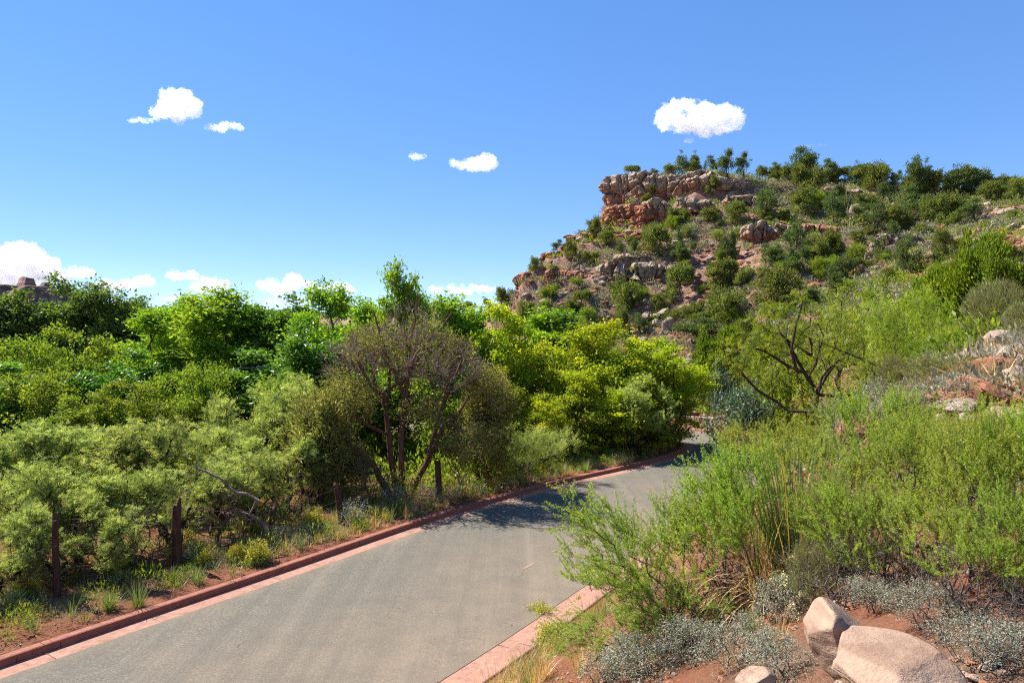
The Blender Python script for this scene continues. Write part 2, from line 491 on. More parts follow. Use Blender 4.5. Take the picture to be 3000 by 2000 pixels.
def asphalt_material():
    k = NT("worn_asphalt")
    P = k.coord()
    n1 = k.noise(0.22, 4, 0.55); n2 = k.noise(1.6, 5, 0.6); n3 = k.noise(55, 3, 0.8); n4 = k.noise(160, 2, 0.7)
    base = k.ramp(n3, [(0.30, (0.063, 0.058, 0.045)), (0.5, (0.131, 0.117, 0.090)), (0.70, (0.248, 0.217, 0.163))])
    dark = k.ramp(n4, [(0.38, (0.075, 0.070, 0.058)), (0.6, (0.188, 0.172, 0.139))])
    n5 = k.noise(24, 4, 0.8)
    c = k.mix(0.35, base, dark)
    c = k.mix(k.ramp(n5, [(0.43, 0.62), (0.53, 0.0)]), c, (0.063, 0.059, 0.047))
    c = k.mix(k.ramp(n5, [(0.55, 0.0), (0.65, 0.55)]), c, (0.270, 0.242, 0.188))
    # red dust worn into the right lane and along the edges
    at_ = k.attr('tint')
    dust = k.math('MULTIPLY', k.ramp(k.math('ADD', k.math('MULTIPLY', n1, 0.8), k.math('MULTIPLY', at_, 0.62)), [(0.38, 0.0), (0.95, 0.62)]), 1.0)
    c = k.mix(dust, c, k.ramp(n3, [(0.3, (0.150, 0.107, 0.073)), (0.7, (0.301, 0.228, 0.156))]))
    c = k.mix(k.ramp(n2, [(0.42, 0.0), (0.62, 0.22)]), c, (0.075, 0.072, 0.062))
    ms = k.n('Mapping', Rotation=(0, 0, R(-57)), Scale=(2.2, 0.06, 1)); k.t.links.new(P, ms.inputs['Vector'])
    st = k.noise(1.0, 5, 0.6, ms.outputs[0], 0.3)
    c = k.mix(k.ramp(st, [(0.40, 0.26), (0.55, 0.0)]), c, (0.079, 0.072, 0.058))
    c = k.mix(k.ramp(st, [(0.56, 0.0), (0.72, 0.2)]), c, (0.237, 0.206, 0.154))
    # hairline cracks
    v = k.n('TexVoronoi', feature='DISTANCE_TO_EDGE', Scale=0.33)
    wob = k.n('Vector' + 'Math', operation='ADD'); k.t.links.new(P, wob.inputs[0])
    nz = k.n('TexNoise', Scale=1.3, Detail=5); k.t.links.new(P, nz.inputs['Vector'])
    sc = k.n('VectorMath', operation='SCALE'); sc.inputs['Scale'].default_value = 1.4
    k.t.links.new(nz.outputs['Color'], sc.inputs[0]); k.t.links.new(sc.outputs[0], wob.inputs[1])
    k.t.links.new(wob.outputs[0], v.inputs['Vector'])
    crack = k.math('MULTIPLY', k.ramp(v.outputs['Distance'], [(0.0, 1.0), (0.006, 0.0)]), k.ramp(k.noise(0.3, 2), [(0.56, 0.0), (0.64, 0.6)]))
    c = k.mix(crack, c, (0.026, 0.025, 0.021))
    k.principled(c, 0.9, k.bump(k.math('ADD', n3, n4), 0.5, 0.012), 0.2)
    return k.m

def concrete_material(name, c0, c1, c2):
    k = NT(name)
    n1 = k.noise(0.9, 4, 0.6); n2 = k.noise(9, 5, 0.65); n3 = k.noise(70, 3, 0.7)
    c = k.ramp(n2, [(0.3, c0), (0.5, c1), (0.75, c2)])
    c = k.mix(k.ramp(n1, [(0.45, 0.0), (0.7, 0.4)]), c, c0)
    c = k.mix(k.math('MULTIPLY', n3, 0.3), c, c2)
    dirt = k.noise(3.3, 6, 0.75)
    c = k.mix(k.ramp(dirt, [(0.50, 0.0), (0.66, 0.65)]), c, (0.17, 0.085, 0.052))
    c = k.mix(k.ramp(k.noise(17, 5, .8), [(0.60, 0.0), (0.70, 0.5)]), c, (0.11, 0.075, 0.058))
    k.principled(c, 0.9, k.bump(k.math('ADD', n2, n3), 0.5, 0.012), 0.2)
    return k.m

S_END = float(LS[-1] - 3)
RW = [0.42, 0.8, 1.2, 1.8, 2.5, 3.2, 3.9, 4.5, 5.1, 5.6, 6.0, 6.35]
V, F = strip([(o, 0.012 + 0.035 * (1 - ((o - 3.5) / 3.1) ** 2)) for o in RW], 5, LS[-1] - 2)
tint = np.tile([0.55, .15, 0.05, 0.1, 0.2, .35, .45, .6, .75, .8, .85, 1.0], len(V) // len(RW))
struct("road", make_mesh("road", V, [F], [asphalt_material()], tint))
M_KERB = concrete_material("red_concrete", (0.195, 0.067, 0.041), (0.265, 0.100, 0.064), (0.327, 0.149, 0.102))
M_GUT = concrete_material("pink_concrete", (0.242, 0.113, 0.076), (0.320, 0.168, 0.118), (0.375, 0.223, 0.164))

def jointed(prof, s0, s1, mat, name, gap=0.012, bay=4.6, closed=True):
    """concrete poured in bays with open joints between them, one mesh"""
    g = Geo()
    s = s0
    while s < s1 - 0.5:
        e = min(s + bay, s1)
        ss = np.linspace(s + gap / 2, e - gap / 2, max(3, int((e - s) / 0.4)))
        n = len(prof)
        cx = np.interp(ss, LS, LINE[:, 0]); cy = np.interp(ss, LS, LINE[:, 1])
        nx = np.interp(ss, LS, LNORM[:, 0]); ny = np.interp(ss, LS, LNORM[:, 1])
        V = np.stack([np.stack([cx + nx * o, cy + ny * o, np.full(len(ss), z)], 1) for o, z in prof], 1)
        V[:, :, 2] += dip(V[:, :, 1]) + (0.004 * vnoise(np.stack([ss * 0.8, 0 * ss, 0 * ss], 1)) )[:, None] * (V[:, :, 2] > 0.05)
        i = np.arange(len(ss) - 1)[:, None] * n
        j = np.arange(n)[None, :]; j2 = (j + 1) % n
        F = np.stack([i + j, i + n + j, i + n + j2, i + j2], 2).reshape(-1, 4)
        V = V.reshape(-1, 3)
        g.add(V, F)
        # end caps as fans
        for base, flip in ((0, False), ((len(ss) - 1) * n, True)):
            c = V[base:base + n].mean(0)
            t = np.stack([np.full(n, n), np.arange(n), (np.arange(n) + 1) % n], 1)
            g.add(np.vstack([V[base:base + n], c]), None, t[:, ::-1] if flip else t)
        s = e
    return struct(name, g.mesh(name, mat, False))
kerb_prof = [(-0.20, -0.25), (-0.20, 0.140), (-0.185, 0.152), (-0.035, 0.152), (-0.012, 0.140), (0.012, 0.022), (0.012, -0.25)]
jointed(kerb_prof, 5, S_END, M_KERB, "kerb")
gut_prof = [(0.016, -0.20), (0.016, 0.018), (0.415, 0.010), (0.415, -0.20)]
jointed(gut_prof, 5, S_END, M_GUT, "gutter")
gut_r = [(6.355, -0.2), (6.355, 0.010), (6.73, 0.016), (6.73, -0.2)]
jointed(gut_r, 5, LS[-1] - 3, M_GUT, "gutter")
kerb_r = [(6.734, -0.25), (6.734, 0.03), (6.76, 0.140), (6.79, 0.152), (7.09, 0.160), (7.105, 0.150), (7.105, -0.25)]
jointed(kerb_r, 5, LS[-1] - 3, M_GUT, "kerb")

# faded red survey line down the road and a couple of dirt smears
def road_stain():
    k = NT("faded_marking")
    nz = k.noise(2.4, 5, 0.7); 
    k.principled(k.ramp(k.noise(40, 3, 0.7), [(0.3, (0.17, 0.125, 0.095)), (0.7, (0.33, 0.21, 0.15))]), 0.9, None, 0.1)
    return k.m
g = Geo()
s_a = float(LS[np.argmin(np.hypot(LINE[:, 0] + 3.6, LINE[:, 1] - 18.5))])
rr = random.Random(5)
s = s_a
while s < s_a + 13:
    ln = rr.uniform(0.2, 1.1); o = 4.62 + 0.05 * math.sin(s)
    ss = np.linspace(s, s + ln, 8)
    cx = np.interp(ss, LS, LINE[:, 0]); cy = np.interp(ss, LS, LINE[:, 1]); nx = np.interp(ss, LS, LNORM[:, 0]); ny = np.interp(ss, LS, LNORM[:, 1])
    w = 0.045 * (0.25 + 0.75 * np.sin(np.linspace(0, math.pi, 8))) * np.array([rr.uniform(.5, 1.3) for _ in range(8)])
    zz = 0.012 + 0.035 * (1 - ((o - 3.5) / 3.1) ** 2) + 0.005
    a_ = np.stack([cx + nx * (o - w), cy + ny * (o - w), 0 * cx + zz], 1); b_ = np.stack([cx + nx * (o + w), cy + ny * (o + w), 0 * cx + zz - 0.001], 1)
    q = np.arange(7)
    g.add(np.vstack([a_, b_]), np.stack([q, q + 8, q + 9, q + 1], 1))
    s += ln + rr.choice([0.1, 0.35, 0.9])
struct("road_marking", g.mesh("road_marking", road_stain(), False))

# ------------------------------------------------------------------ rock
def rock_material(name, warm=0.5):
    """weathered sandstone: tan and grey above, rust red towards the bottom of the bed ('tint' = height in the bed)"""
    k = NT(name)
    P = k.coord()
    mp = k.n('Mapping', Scale=(0.35, 0.35, 1.6)); k.t.links.new(P, mp.inputs['Vector'])
    bed = k.noise(1.1, 5, 0.6, mp.outputs[0], 0.4)
    n1 = k.noise(0.55, 5, 0.6); n2 = k.noise(4.5, 6, 0.7); n3 = k.noise(19, 4, 0.7)
    tan = k.ramp(n2, [(0.28, (0.168, 0.118, 0.081)), (0.5, (0.336, 0.241, 0.159)), (0.72, (0.470, 0.358, 0.252))])
    rust = k.ramp(bed, [(0.3, (0.185, 0.058, 0.025)), (0.5, (0.375, 0.132, 0.054)), (0.72, (0.500, 0.235, 0.115))])
    t = k.math('ADD', k.attr(), k.math('MULTIPLY', k.math('SUBTRACT', n1, 0.5), 0.8))
    c = k.mix(k.ramp(t, [(0.44, 1.0), (0.70, 0.0)]), tan, rust)
    # dark desert varnish in runs down the face
    mv = k.n('Mapping', Scale=(1.0, 1.0, 0.16)); k.t.links.new(P, mv.inputs['Vector'])
    var = k.noise(0.9, 5, 0.65, mv.outputs[0], 0.3)
    c = k.mix(k.ramp(var, [(0.54, 0.0), (0.68, 0.6)]), c, (0.113, 0.095, 0.084))
    c = k.mix(k.math('MULTIPLY', n3, 0.25), c, (0.464, 0.392, 0.319))
    vf = k.n('TexVoronoi', feature='DISTANCE_TO_EDGE', Scale=0.85); mvv = k.n('Mapping', Scale=(1.0, 1.0, 0.55)); k.t.links.new(P, mvv.inputs['Vector']); k.t.links.new(mvv.outputs[0], vf.inputs['Vector'])
    fr = k.ramp(vf.outputs['Distance'], [(0.0, 0.0), (0.06, 1.0)])
    c = k.mix(k.ramp(vf.outputs['Distance'], [(0.0, 0.55), (0.035, 0.0)]), c, (0.06, 0.042, 0.032))
    h = k.math('ADD', k.math('MULTIPLY', fr, 0.8), k.math('MULTIPLY', bed, 1.2))
    h = k.math('ADD', h, 0.0)
    h = k.math('ADD', h, k.math('ADD', k.math('MULTIPLY', n2, 0.8), k.math('MULTIPLY', n3, 0.3)))
    k.principled(c, 0.95, k.bump(h, 0.9, 0.22), 0.1)
    return k.m
M_ROCK = rock_material("ledge_sandstone")

def cliff(name, pts, depth=3.5, block=(2.6, 2.2), bulge=0.9, over=0.5, seed=0, res=0.16, ledge=0.45, warm=0.0):
    """a rock face along pts [(x, Y, y_base, y_top)] in measuring-grid bearings; front face, rounded brow, top running back into the hill"""
    pts = np.array(pts, float)
    X = (pts[:, 0] - 1176) / FOC * pts[:, 1]; Yd = pts[:, 1]
    zb = EYE + (784 - pts[:, 2]) / FOC * Yd - 0.8; zt = EYE + (784 - pts[:, 3]) / FOC * Yd
    zb = np.minimum(zb, zfun(X, Yd) - 1.0)
    # wrap both ends back into the slope
    t0 = np.array([X[1] - X[0], Yd[1] - Yd[0]]); t1 = np.array([X[-1] - X[-2], Yd[-1] - Yd[-2]])
    nb = lambda t: np.array([-t[1], t[0]]) / np.hypot(*t)          # inland (away from the viewer) for a left-to-right path
    e0 = np.array([X[0], Yd[0]]) - t0 / np.hypot(*t0) * 0.3 + nb(t0) * depth; e1 = np.array([X[-1], Yd[-1]]) + t1 / np.hypot(*t1) * 0.3 + nb(t1) * depth
    X = np.concatenate([[e0[0]], X, [e1[0]]]); Yd = np.concatenate([[e0[1]], Yd, [e1[1]]])
    zb = np.concatenate([[zb[0]], zb, [zb[-1]]]); zt = np.concatenate([[zt[0] - 0.3], zt, [zt[-1] - 0.3]])
    P4 = catmull(np.stack([X, Yd, zb, zt], 1), 0.3)
    L = np.concatenate([[0], np.cumsum(np.hypot(np.diff(P4[:, 0]), np.diff(P4[:, 1])))])
    ns = int(L[-1] / res)
    S = np.linspace(0, L[-1], ns)
    C = np.stack([np.interp(S, L, P4[:, m]) for m in range(4)], 1)
    T = np.gradient(C[:, :2], axis=0); T /= np.linalg.norm(T, axis=1)[:, None] + 1e-9
    kern = np.ones(9) / 9
    Tx = np.convolve(np.pad(T[:, 0], 4, 'edge'), kern, 'valid'); Ty = np.convolve(np.pad(T[:, 1], 4, 'edge'), kern, 'valid')
    N = np.stack([Ty, -Tx], 1); N /= np.linalg.norm(N, axis=1)[:, None] + 1e-9
    H = C[:, 3] - C[:, 2]
    nt = max(10, int(H.max() / res)); ntop = 14
    tt = np.linspace(0, 1, nt)
    SS, T2 = np.meshgrid(S, tt, indexing='ij')
    Hm = H.mean()
    Zl = T2 * H[:, None]
    ps = np.stack([SS.ravel() / block[0] + 31.7 * seed, Zl.ravel() / block[1] + 5.1 * seed], 1)
    warp = np.stack([fbm(np.stack([ps[:, 0] * 1.3, ps[:, 1] * 1.3, ps[:, 0] * 0 + seed], 1), 3), fbm(np.stack([ps[:, 0] * 1.3 + 50, ps[:, 1] * 1.3, ps[:, 0] * 0 + seed], 1), 3)], 1)
    f1, f2, cid = worley2(ps + 0.35 * warp)
    crack = smooth(0.0, 0.22, f2 - f1)
    g1, g2, gid = worley2(ps * np.array([2.1, 3.0]) + 0.4 * warp + 9)
    crack2 = smooth(0.0, 0.2, g2 - g1)
    # upright joints that split the face into columns
    js = ps[:, 0] * 1.55 + 0.5 * warp[:, 0]
    jf = js - np.floor(js); jid = _hash(np.floor(js).astype(np.int64), 0 * np.floor(js).astype(np.int64) + seed, 0 * np.floor(js).astype(np.int64) + 5)
    joint = np.exp(-(np.minimum(jf, 1 - jf) / 0.055) ** 2)
    tcol = T2.ravel()
    prof = over * smooth(0.25, 0.75, tcol) - 0.35 * (1 - smooth(0.0, 0.3, tcol)) * 0
    bedn = fbm(np.stack([SS.ravel() * 0.12, 0 * tcol, Zl.ravel() * 1.7 + seed * 3], 1), 3)
    d = prof + (cid - 0.5) * bulge * 1.4 + (crack - 1) * bulge * 0.75 + (gid - 0.5) * bulge * 0.34 + (crack2 - 1) * 0.16 * bulge + 0.35 * bulge * bedn - 0.55 * bulge * joint + (jid - 0.5) * bulge * 0.8
    d -= ledge * np.exp(-((tcol - 0.36 - 0.05 * np.sin(SS.ravel() * 0.5)) / 0.035) ** 2)       # undercut bedding plane
    fine = fbm(np.stack([SS.ravel() * 1.1, Zl.ravel() * 1.1, tcol * 0 + seed], 1), 4)
    d += 0.34 * fine
    d = d.reshape(ns, nt)
    brow = 0.55 * (np.clip((T2 - 0.86) / 0.14, 0, 1) ** 2)
    d = d - brow * 0.8
    topz = (cid.reshape(ns, nt)[:, -1] - 0.5) * 0.9 * min(1, Hm / 4) + 0.35 * fbm(np.stack([S * 0.7, 0 * S, 0 * S + seed], 1), 3)
    V = np.empty((ns, nt + ntop, 3)); tint = np.empty((ns, nt + ntop))
    V[:, :nt, 0] = C[:, None, 0] + N[:, None, 0] * d
    V[:, :nt, 1] = C[:, None, 1] + N[:, None, 1] * d
    V[:, :nt, 2] = C[:, None, 2] + Zl + topz[:, None] * T2 ** 3
    tint[:, :nt] = T2 + warm * -0.5
    for m in range(ntop):
        b = (m + 1) / ntop
        V[:, nt + m, 0] = V[:, nt - 1, 0] - N[:, 0] * depth * 1.3 * b
        V[:, nt + m, 1] = V[:, nt - 1, 1] - N[:, 1] * depth * 1.3 * b
        V[:, nt + m, 2] = V[:, nt - 1, 2] + 0.25 * math.sin(math.pi * min(1, b * 2.2)) * 0.6 - 1.3 * b ** 2 + 0.16 * fbm(np.stack([S * 1.2, 0 * S + b * 4, 0 * S], 1), 3)
        tint[:, nt + m] = 1.0 + warm * -0.5
    n = nt + ntop
    i = np.arange(ns - 1)[:, None] * n; j = np.arange(n - 1)[None, :]
    F = np.stack([i + j, i + n + j, i + n + j + 1, i + j + 1], 2).reshape(-1, 4)
    return struct(name, make_mesh(name, V.reshape(-1, 3), [F], [M_ROCK], tint.ravel(), None, False))

cliff("cliff", [(1394, 124.5, 508, 430), (1402, 122.6, 508, 410), (1420, 121.0, 506, 406), (1450, 119.2, 498, 400), (1490, 117.2, 486, 397), (1530, 115.6, 476, 400), (1570, 114.0, 466, 399), (1620, 111.6, 460, 394), (1660, 110.4, 455, 402), (1705, 110.4, 448, 410), (1740, 111.6, 440, 416)],
      depth=5, block=(4.2, 6.5), bulge=1.05, over=0.55, seed=1, res=0.12, ledge=1.0)
cliff("cliff", [(1388, 119.5, 536, 478), (1420, 116.0, 536, 470), (1456, 113.0, 530, 468), (1484, 111.2, 520, 470)], depth=4, block=(2.6, 4.4), bulge=0.8, over=0.2, seed=2, res=0.12, warm=1.1)
cliff("cliff", [(1480, 113.2, 512, 470), (1494, 111.2, 512, 464), (1516, 109.6, 508, 460), (1535, 109.0, 504, 466)], depth=3, block=(3.4, 5.0), bulge=0.8, over=0.3, seed=3, res=0.12)
cliff("cliff", [(1560, 110.0, 488, 456), (1600, 108, 486, 458), (1640, 106.5, 490, 462)], depth=2.5, block=(2.6, 2.6), bulge=0.9, over=0.1, seed=4, res=0.12)
cliff("cliff", [(1662, 108, 484, 450), (1690, 106, 484, 444), (1738, 104, 480, 444)], depth=3, block=(1.9, 2.6), bulge=1.0, over=0.2, seed=5, res=0.12)
cliff("cliff", [(1190, 109.5, 668, 636), (1206, 107.0, 668, 632), (1240, 105, 664, 628), (1262, 104, 664, 622), (1290, 103.2, 666, 616), (1320, 102, 666, 618), (1338, 101.4, 660, 622)], depth=3, block=(1.7, 4.0), bulge=0.75, over=0.3, seed=6, res=0.12, warm=0.95)
cliff("cliff", [(1242, 111.5, 606, 584), (1262, 109.8, 606, 580), (1290, 108.6, 602, 584)], depth=2.5, block=(2.0, 1.4), bulge=0.55, over=0.2, seed=7, res=0.12, warm=1.2)
cliff("cliff", [(1300, 113, 558, 542), (1340, 111, 558, 538), (1400, 108.5, 556, 538), (1450, 106.5, 552, 532), (1480, 105.5, 546, 530)], depth=2.5, block=(2.2, 1.2), bulge=0.6, over=0.15, seed=8, res=0.12, warm=1.1)
cliff("cliff", [(1376, 101, 676, 620), (1388, 99, 678, 606), (1412, 97.4, 680, 600), (1440, 96.6, 676, 604), (1448, 97.4, 668, 608), (1490, 96.4, 662, 606), (1530, 95.6, 658, 612), (1560, 95.2, 648, 612)], depth=4, block=(3.4, 4.6), bulge=1.1, over=0.5, seed=9, res=0.12)
cliff("cliff", [(1395, 102, 614, 598), (1440, 100.6, 610, 590), (1500, 99.4, 610, 592), (1540, 99, 608, 594)], depth=2.5, block=(2.4, 1.8), bulge=0.9, over=0.2, seed=10, res=0.12)
cliff("cliff", [(1710, 96.5, 556, 520), (1730, 94.2, 560, 514), (1770, 92.8, 562, 512), (1800, 92.2, 562, 514), (1830, 91.6, 560, 520)], depth=3, block=(3.4, 3.8), bulge=1.0, over=0.4, seed=11, res=0.12, warm=0.25)
cliff("cliff", [(1836, 93.5, 556, 520), (1870, 92.0, 564, 524), (1920, 90.6, 570, 528), (1962, 90.2, 564, 532)], depth=3, block=(2.8, 2.4), bulge=0.9, over=0.35, seed=12, res=0.12, warm=0.9)
def outcrop(pts, **kw):
    """a ledge set where its foot shows on the slope; pts are (x, foot, top)"""
    P = [(x, ray_ground(x, yb, 40)[1] + 0.6, yb + 4, yt) for x, yb, yt in pts]
    Ym = float(np.median([p[1] for p in P]))
    cliff("cliff", [(x, Ym + 0.25 * (Y - Ym), yb, yt) for x, Y, yb, yt in P], **kw)
outcrop([(2006, 580, 546), (2020, 584, 535), (2050, 582, 534), (2070, 574, 543)], depth=1.6, block=(2.4, 1.5), bulge=0.6, over=0.0, seed=13, res=0.1, ledge=.3)
outcrop([(2082, 572, 545), (2098, 575, 538), (2126, 571, 545)], depth=1.4, block=(2.2, 1.5), bulge=0.6, over=0.0, seed=14, res=0.1, ledge=.3)
outcrop([(1925, 625, 614), (1950, 628, 614), (1985, 628, 616), (2010, 625, 617)], depth=1.2, block=(1.6, .8), bulge=0.35, over=0.0, seed=16, res=0.1, warm=.5, ledge=.2)
outcrop([(1480, 742, 726), (1510, 746, 722), (1545, 744, 728)], depth=1.2, block=(1.8, 1.2), bulge=0.5, over=0.0, seed=17, res=0.1, ledge=.2)
outcrop([(1930, 452, 440), (1975, 452, 438), (2010, 452, 442)], depth=1.2, block=(1.8, 1.0), bulge=0.4, over=0.0, seed=18, res=0.1, ledge=.2)
# ------------------------------------------------------------------ plants: skeletons, tubes, leaves
def unit(V):
    return V / (np.linalg.norm(V, axis=-1, keepdims=True) + 1e-12)

def rand_dirs(r, n, up=0.0, spread=1.0):
    D = r.normal(size=(n, 3)) * spread
    D[:, 2] += up
    return unit(D)

def grow(r, stems, attract, bf=0.35, seg=0.3, jit=0.08, arch=0.0):
    """join attractor points to the given stem polylines, nearest and shortest way first.
    returns node positions, parents, index of the node of every attractor"""
    attract = np.asarray(attract, float)
    cap = 6000 + len(attract) * 40
    P = np.empty((cap, 3)); par = np.empty(cap, int); pl = np.empty(cap); n = 0
    for st in stems:                       # stem: (parent index or -1, [points])
        pi, pts = st
        for q in pts:
            P[n] = q; par[n] = pi
            pl[n] = 0 if pi < 0 else pl[pi] + np.linalg.norm(P[n] - P[pi])
            pi = n; n += 1
    root = P[0].copy()
    order = np.argsort(np.linalg.norm(attract - root, axis=1))
    tip = np.empty(len(attract), int)
    for a in order:
        q = attract[a]
        d = np.linalg.norm(P[:n] - q, axis=1)
        j = int(np.argmin(d + bf * pl[:n]))
        m = max(1, int(d[j] / seg))
        p0 = P[j].copy()
        side = r.normal(size=3) * jit * d[j]
        side[2] += arch * d[j]
        prev = j
        for k in range(1, m + 1):
            t = k / m
            P[n] = p0 + (q - p0) * t + side * math.sin(math.pi * t) + (r.normal(size=3) * jit * seg * 0.8 if k < m else 0)
            par[n] = prev; pl[n] = pl[prev] + np.linalg.norm(P[n] - P[prev])
            prev = n; n += 1
        tip[a] = prev
    return P[:n].copy(), par[:n].copy(), tip

def radii(P, par, rtip, rbase):
    cnt = np.zeros(len(P))
    has = np.zeros(len(P), bool); has[par[par >= 0]] = True
    cnt[~has] = 1
    for i in range(len(P) - 1, -1, -1):
        if par[i] >= 0: cnt[par[i]] += cnt[i]
    N = max(cnt.max(), 4)
    ex = math.log(rbase / rtip) / math.log(N)
    return rtip * np.maximum(cnt, 1) ** ex

def tubes(g, P, par, Rr, sides=5, rmin=0.0, tint=0.5, wob=0.0, r=None):
    idx = np.nonzero((par >= 0) & (Rr >= rmin))[0]
    if len(idx) == 0: return
    pa = par[idx]
    D = unit(P[idx] - P[pa])
    nd = np.zeros_like(P); nd[idx] = D
    roots = par < 0
    nd[roots] = np.array([0, 0, 1.0])
    # the thickest child carries its parent's ring on
    main = np.full(len(P), -1)
    o = np.argsort(Rr[idx])
    main[pa[o]] = idx[o]
    ismain = main[pa] == idx
    R0 = np.where(ismain, Rr[pa], np.minimum(Rr[pa] * 0.8, Rr[idx] * 1.15))
    D0 = np.where(ismain[:, None], unit(nd[pa] + 0.0 * D), D)
    ang = np.arange(sides) / sides * 2 * math.pi
    def ring(C, Dn, Rad):
        ref = np.where(np.abs(Dn[:, 2:3]) < 0.92, np.array([[0, 0, 1.0]]), np.array([[1.0, 0, 0]]))
        ref = np.broadcast_to(np.array([[0.31, 0.93, 0.17]]), Dn.shape)
        U = unit(np.cross(Dn, ref)); W = np.cross(Dn, U)
        return C[:, None, :] + Rad[:, None, None] * (np.cos(ang)[None, :, None] * U[:, None, :] + np.sin(ang)[None, :, None] * W[:, None, :])
    A = ring(P[pa], D0, R0); B = ring(P[idx], D, Rr[idx])
    V = np.concatenate([A, B], 1).reshape(-1, 3)
    k = np.arange(len(idx))[:, None] * (2 * sides)
    j = np.arange(sides)[None, :]; j2 = (j + 1) % sides
    F = np.stack([k + j, k + j2, k + sides + j2, k + sides + j], 2).reshape(-1, 4)
    g.add(V, F, None, tint)

def kites(g, C, D, S, L, W, tint, fold=0.0):
    """leaf quads: base C, direction D, side S, length L, width W"""
    n = len(C)
    L = np.broadcast_to(np.asarray(L, float), (n,))[:, None]; W = np.broadcast_to(np.asarray(W, float), (n,))[:, None]
    N = np.cross(D, S)
    m = C + D * L * 0.45 + N * fold * W
    V = np.stack([C, m - S * W * 0.5, C + D * L, m + S * W * 0.5], 1).reshape(-1, 3)
    F = (np.arange(n) * 4)[:, None] + np.arange(4)[None, :]
    g.add(V, F, None, np.repeat(np.broadcast_to(np.asarray(tint, float), (n,)), 4))

def side_of(r, D):
    return unit(np.cross(D, r.normal(size=D.shape)))

def in_ellipsoids(r, n, ells, surf=0.55, gap=None, gscale=0.5, seed=0.0):
    """n points in a union of ellipsoids (cx,cy,cz,rx,ry,rz[,weight]); surf<1 pushes them outwards; gap>-1 thins them by noise"""
    E = np.array([list(e[:6]) + [e[6] if len(e) > 6 else e[3] * e[4] * e[5]] for e in ells], float)
    w = E[:, 6] / E[:, 6].sum()
    out = np.empty((0, 3))
    while len(out) < n:
        k = r.choice(len(E), size=n * 2, p=w)
        d = rand_dirs(r, n * 2)
        q = E[k, :3] + d * E[k, 3:6] * (r.random(n * 2) ** (surf / 1.6))[:, None]
        if gap is not None:
            q = q[vnoise(q * gscale + seed) > gap]
        out = np.vstack([out, q])
    return out[:n]

# -------- materials for plants
M_BARK = bark_mat("grey_brown_bark", (0.050, 0.036, 0.028), (0.17, 0.125, 0.098))
M_BARK_RED = bark_mat("shreddy_red_bark", (0.050, 0.027, 0.019), (0.21, 0.115, 0.078), 14)
M_BARK_DARK = bark_mat("dark_furrowed_bark", (0.022, 0.016, 0.013), (0.095, 0.062, 0.045), 20)
M_DEAD = bark_mat("bleached_dead_wood", (0.24, 0.165, 0.110), (0.56, 0.43, 0.32), 26)
M_TWIG = bark_mat("thin_grey_twig", (0.060, 0.045, 0.036), (0.20, 0.16, 0.135), 40)
L_SYC = leaf_mat("dark_broad_leaf", (0.030, 0.062, 0.010), (0.068, 0.122, 0.018), (0.155, 0.205, 0.028), 0.42, 0.03, 0.5)
L_ASH = leaf_mat("bright_green_leaf", (0.060, 0.130, 0.008), (0.140, 0.245, 0.014), (0.265, 0.355, 0.022), 0.5, 0.02)
L_GREEN = leaf_mat("mid_green_leaf", (0.035, 0.090, 0.008), (0.065, 0.150, 0.010), (0.130, 0.230, 0.014), 0.45, 0.06, 0.4)
L_YEL = leaf_mat("yellow_green_leaf", (0.080, 0.140, 0.005), (0.205, 0.265, 0.008), (0.400, 0.380, 0.014), 0.52, 0.02)
L_OLIVE = leaf_mat("olive_leaf", (0.050, 0.088, 0.008), (0.122, 0.176, 0.013), (0.235, 0.265, 0.022), 0.48, 0.02)
L_MESQ = leaf_mat("feathery_green_leaf", (0.072, 0.102, 0.026), (0.190, 0.240, 0.064), (0.325, 0.360, 0.115), 0.5, 0.01)
L_JUN = leaf_mat("juniper_scale_leaf", (0.052, 0.072, 0.020), (0.130, 0.160, 0.042), (0.250, 0.265, 0.080), 0.42, 0.01)
L_PIN = leaf_mat("pinyon_needle", (0.042, 0.070, 0.026), (0.100, 0.142, 0.050), (0.185, 0.225, 0.082), 0.38, 0.01)
L_JUNO = leaf_mat("old_juniper_spray", (0.075, 0.090, 0.026), (0.180, 0.190, 0.056), (0.310, 0.290, 0.095), 0.45, 0.01)
L_ACA = leaf_mat("acacia_leaflet", (0.075, 0.135, 0.012), (0.170, 0.255, 0.024), (0.310, 0.360, 0.040), 0.5, 0.02)
L_SAGE = leaf_mat("silver_sage_leaf", (0.130, 0.140, 0.104), (0.185, 0.195, 0.145), (0.250, 0.258, 0.198), 0.28, 0.01)
L_SCRUB = leaf_mat("grey_green_scrub_leaf", (0.105, 0.105, 0.072), (0.180, 0.175, 0.122), (0.265, 0.250, 0.185), 0.28, 0.01)
L_BLUE = leaf_mat("blue_green_leaf", (0.030, 0.060, 0.028), (0.062, 0.105, 0.052), (0.110, 0.160, 0.080), 0.25, 0.06)
L_EPH = leaf_mat("jointed_green_stem", (0.125, 0.135, 0.050), (0.215, 0.220, 0.085), (0.310, 0.300, 0.140), 0.25, 0.02)
L_STRAW = leaf_mat("dry_straw_blade", (0.220, 0.140, 0.045), (0.380, 0.255, 0.095), (0.520, 0.390, 0.180), 0.35, 0.05)
L_GRASS = leaf_mat("green_grass_blade", (0.060, 0.105, 0.020), (0.120, 0.175, 0.036), (0.235, 0.250, 0.080), 0.35, 0.05)
L_BEAR = leaf_mat("stiff_green_blade", (0.035, 0.078, 0.016), (0.085, 0.145, 0.030), (0.420, 0.270, 0.055), 0.3, 0.06)
L_FLOW = leaf_mat("yellow_flower", (0.230, 0.190, 0.010), (0.380, 0.300, 0.014), (0.500, 0.420, 0.024), 0.4, 0.01)
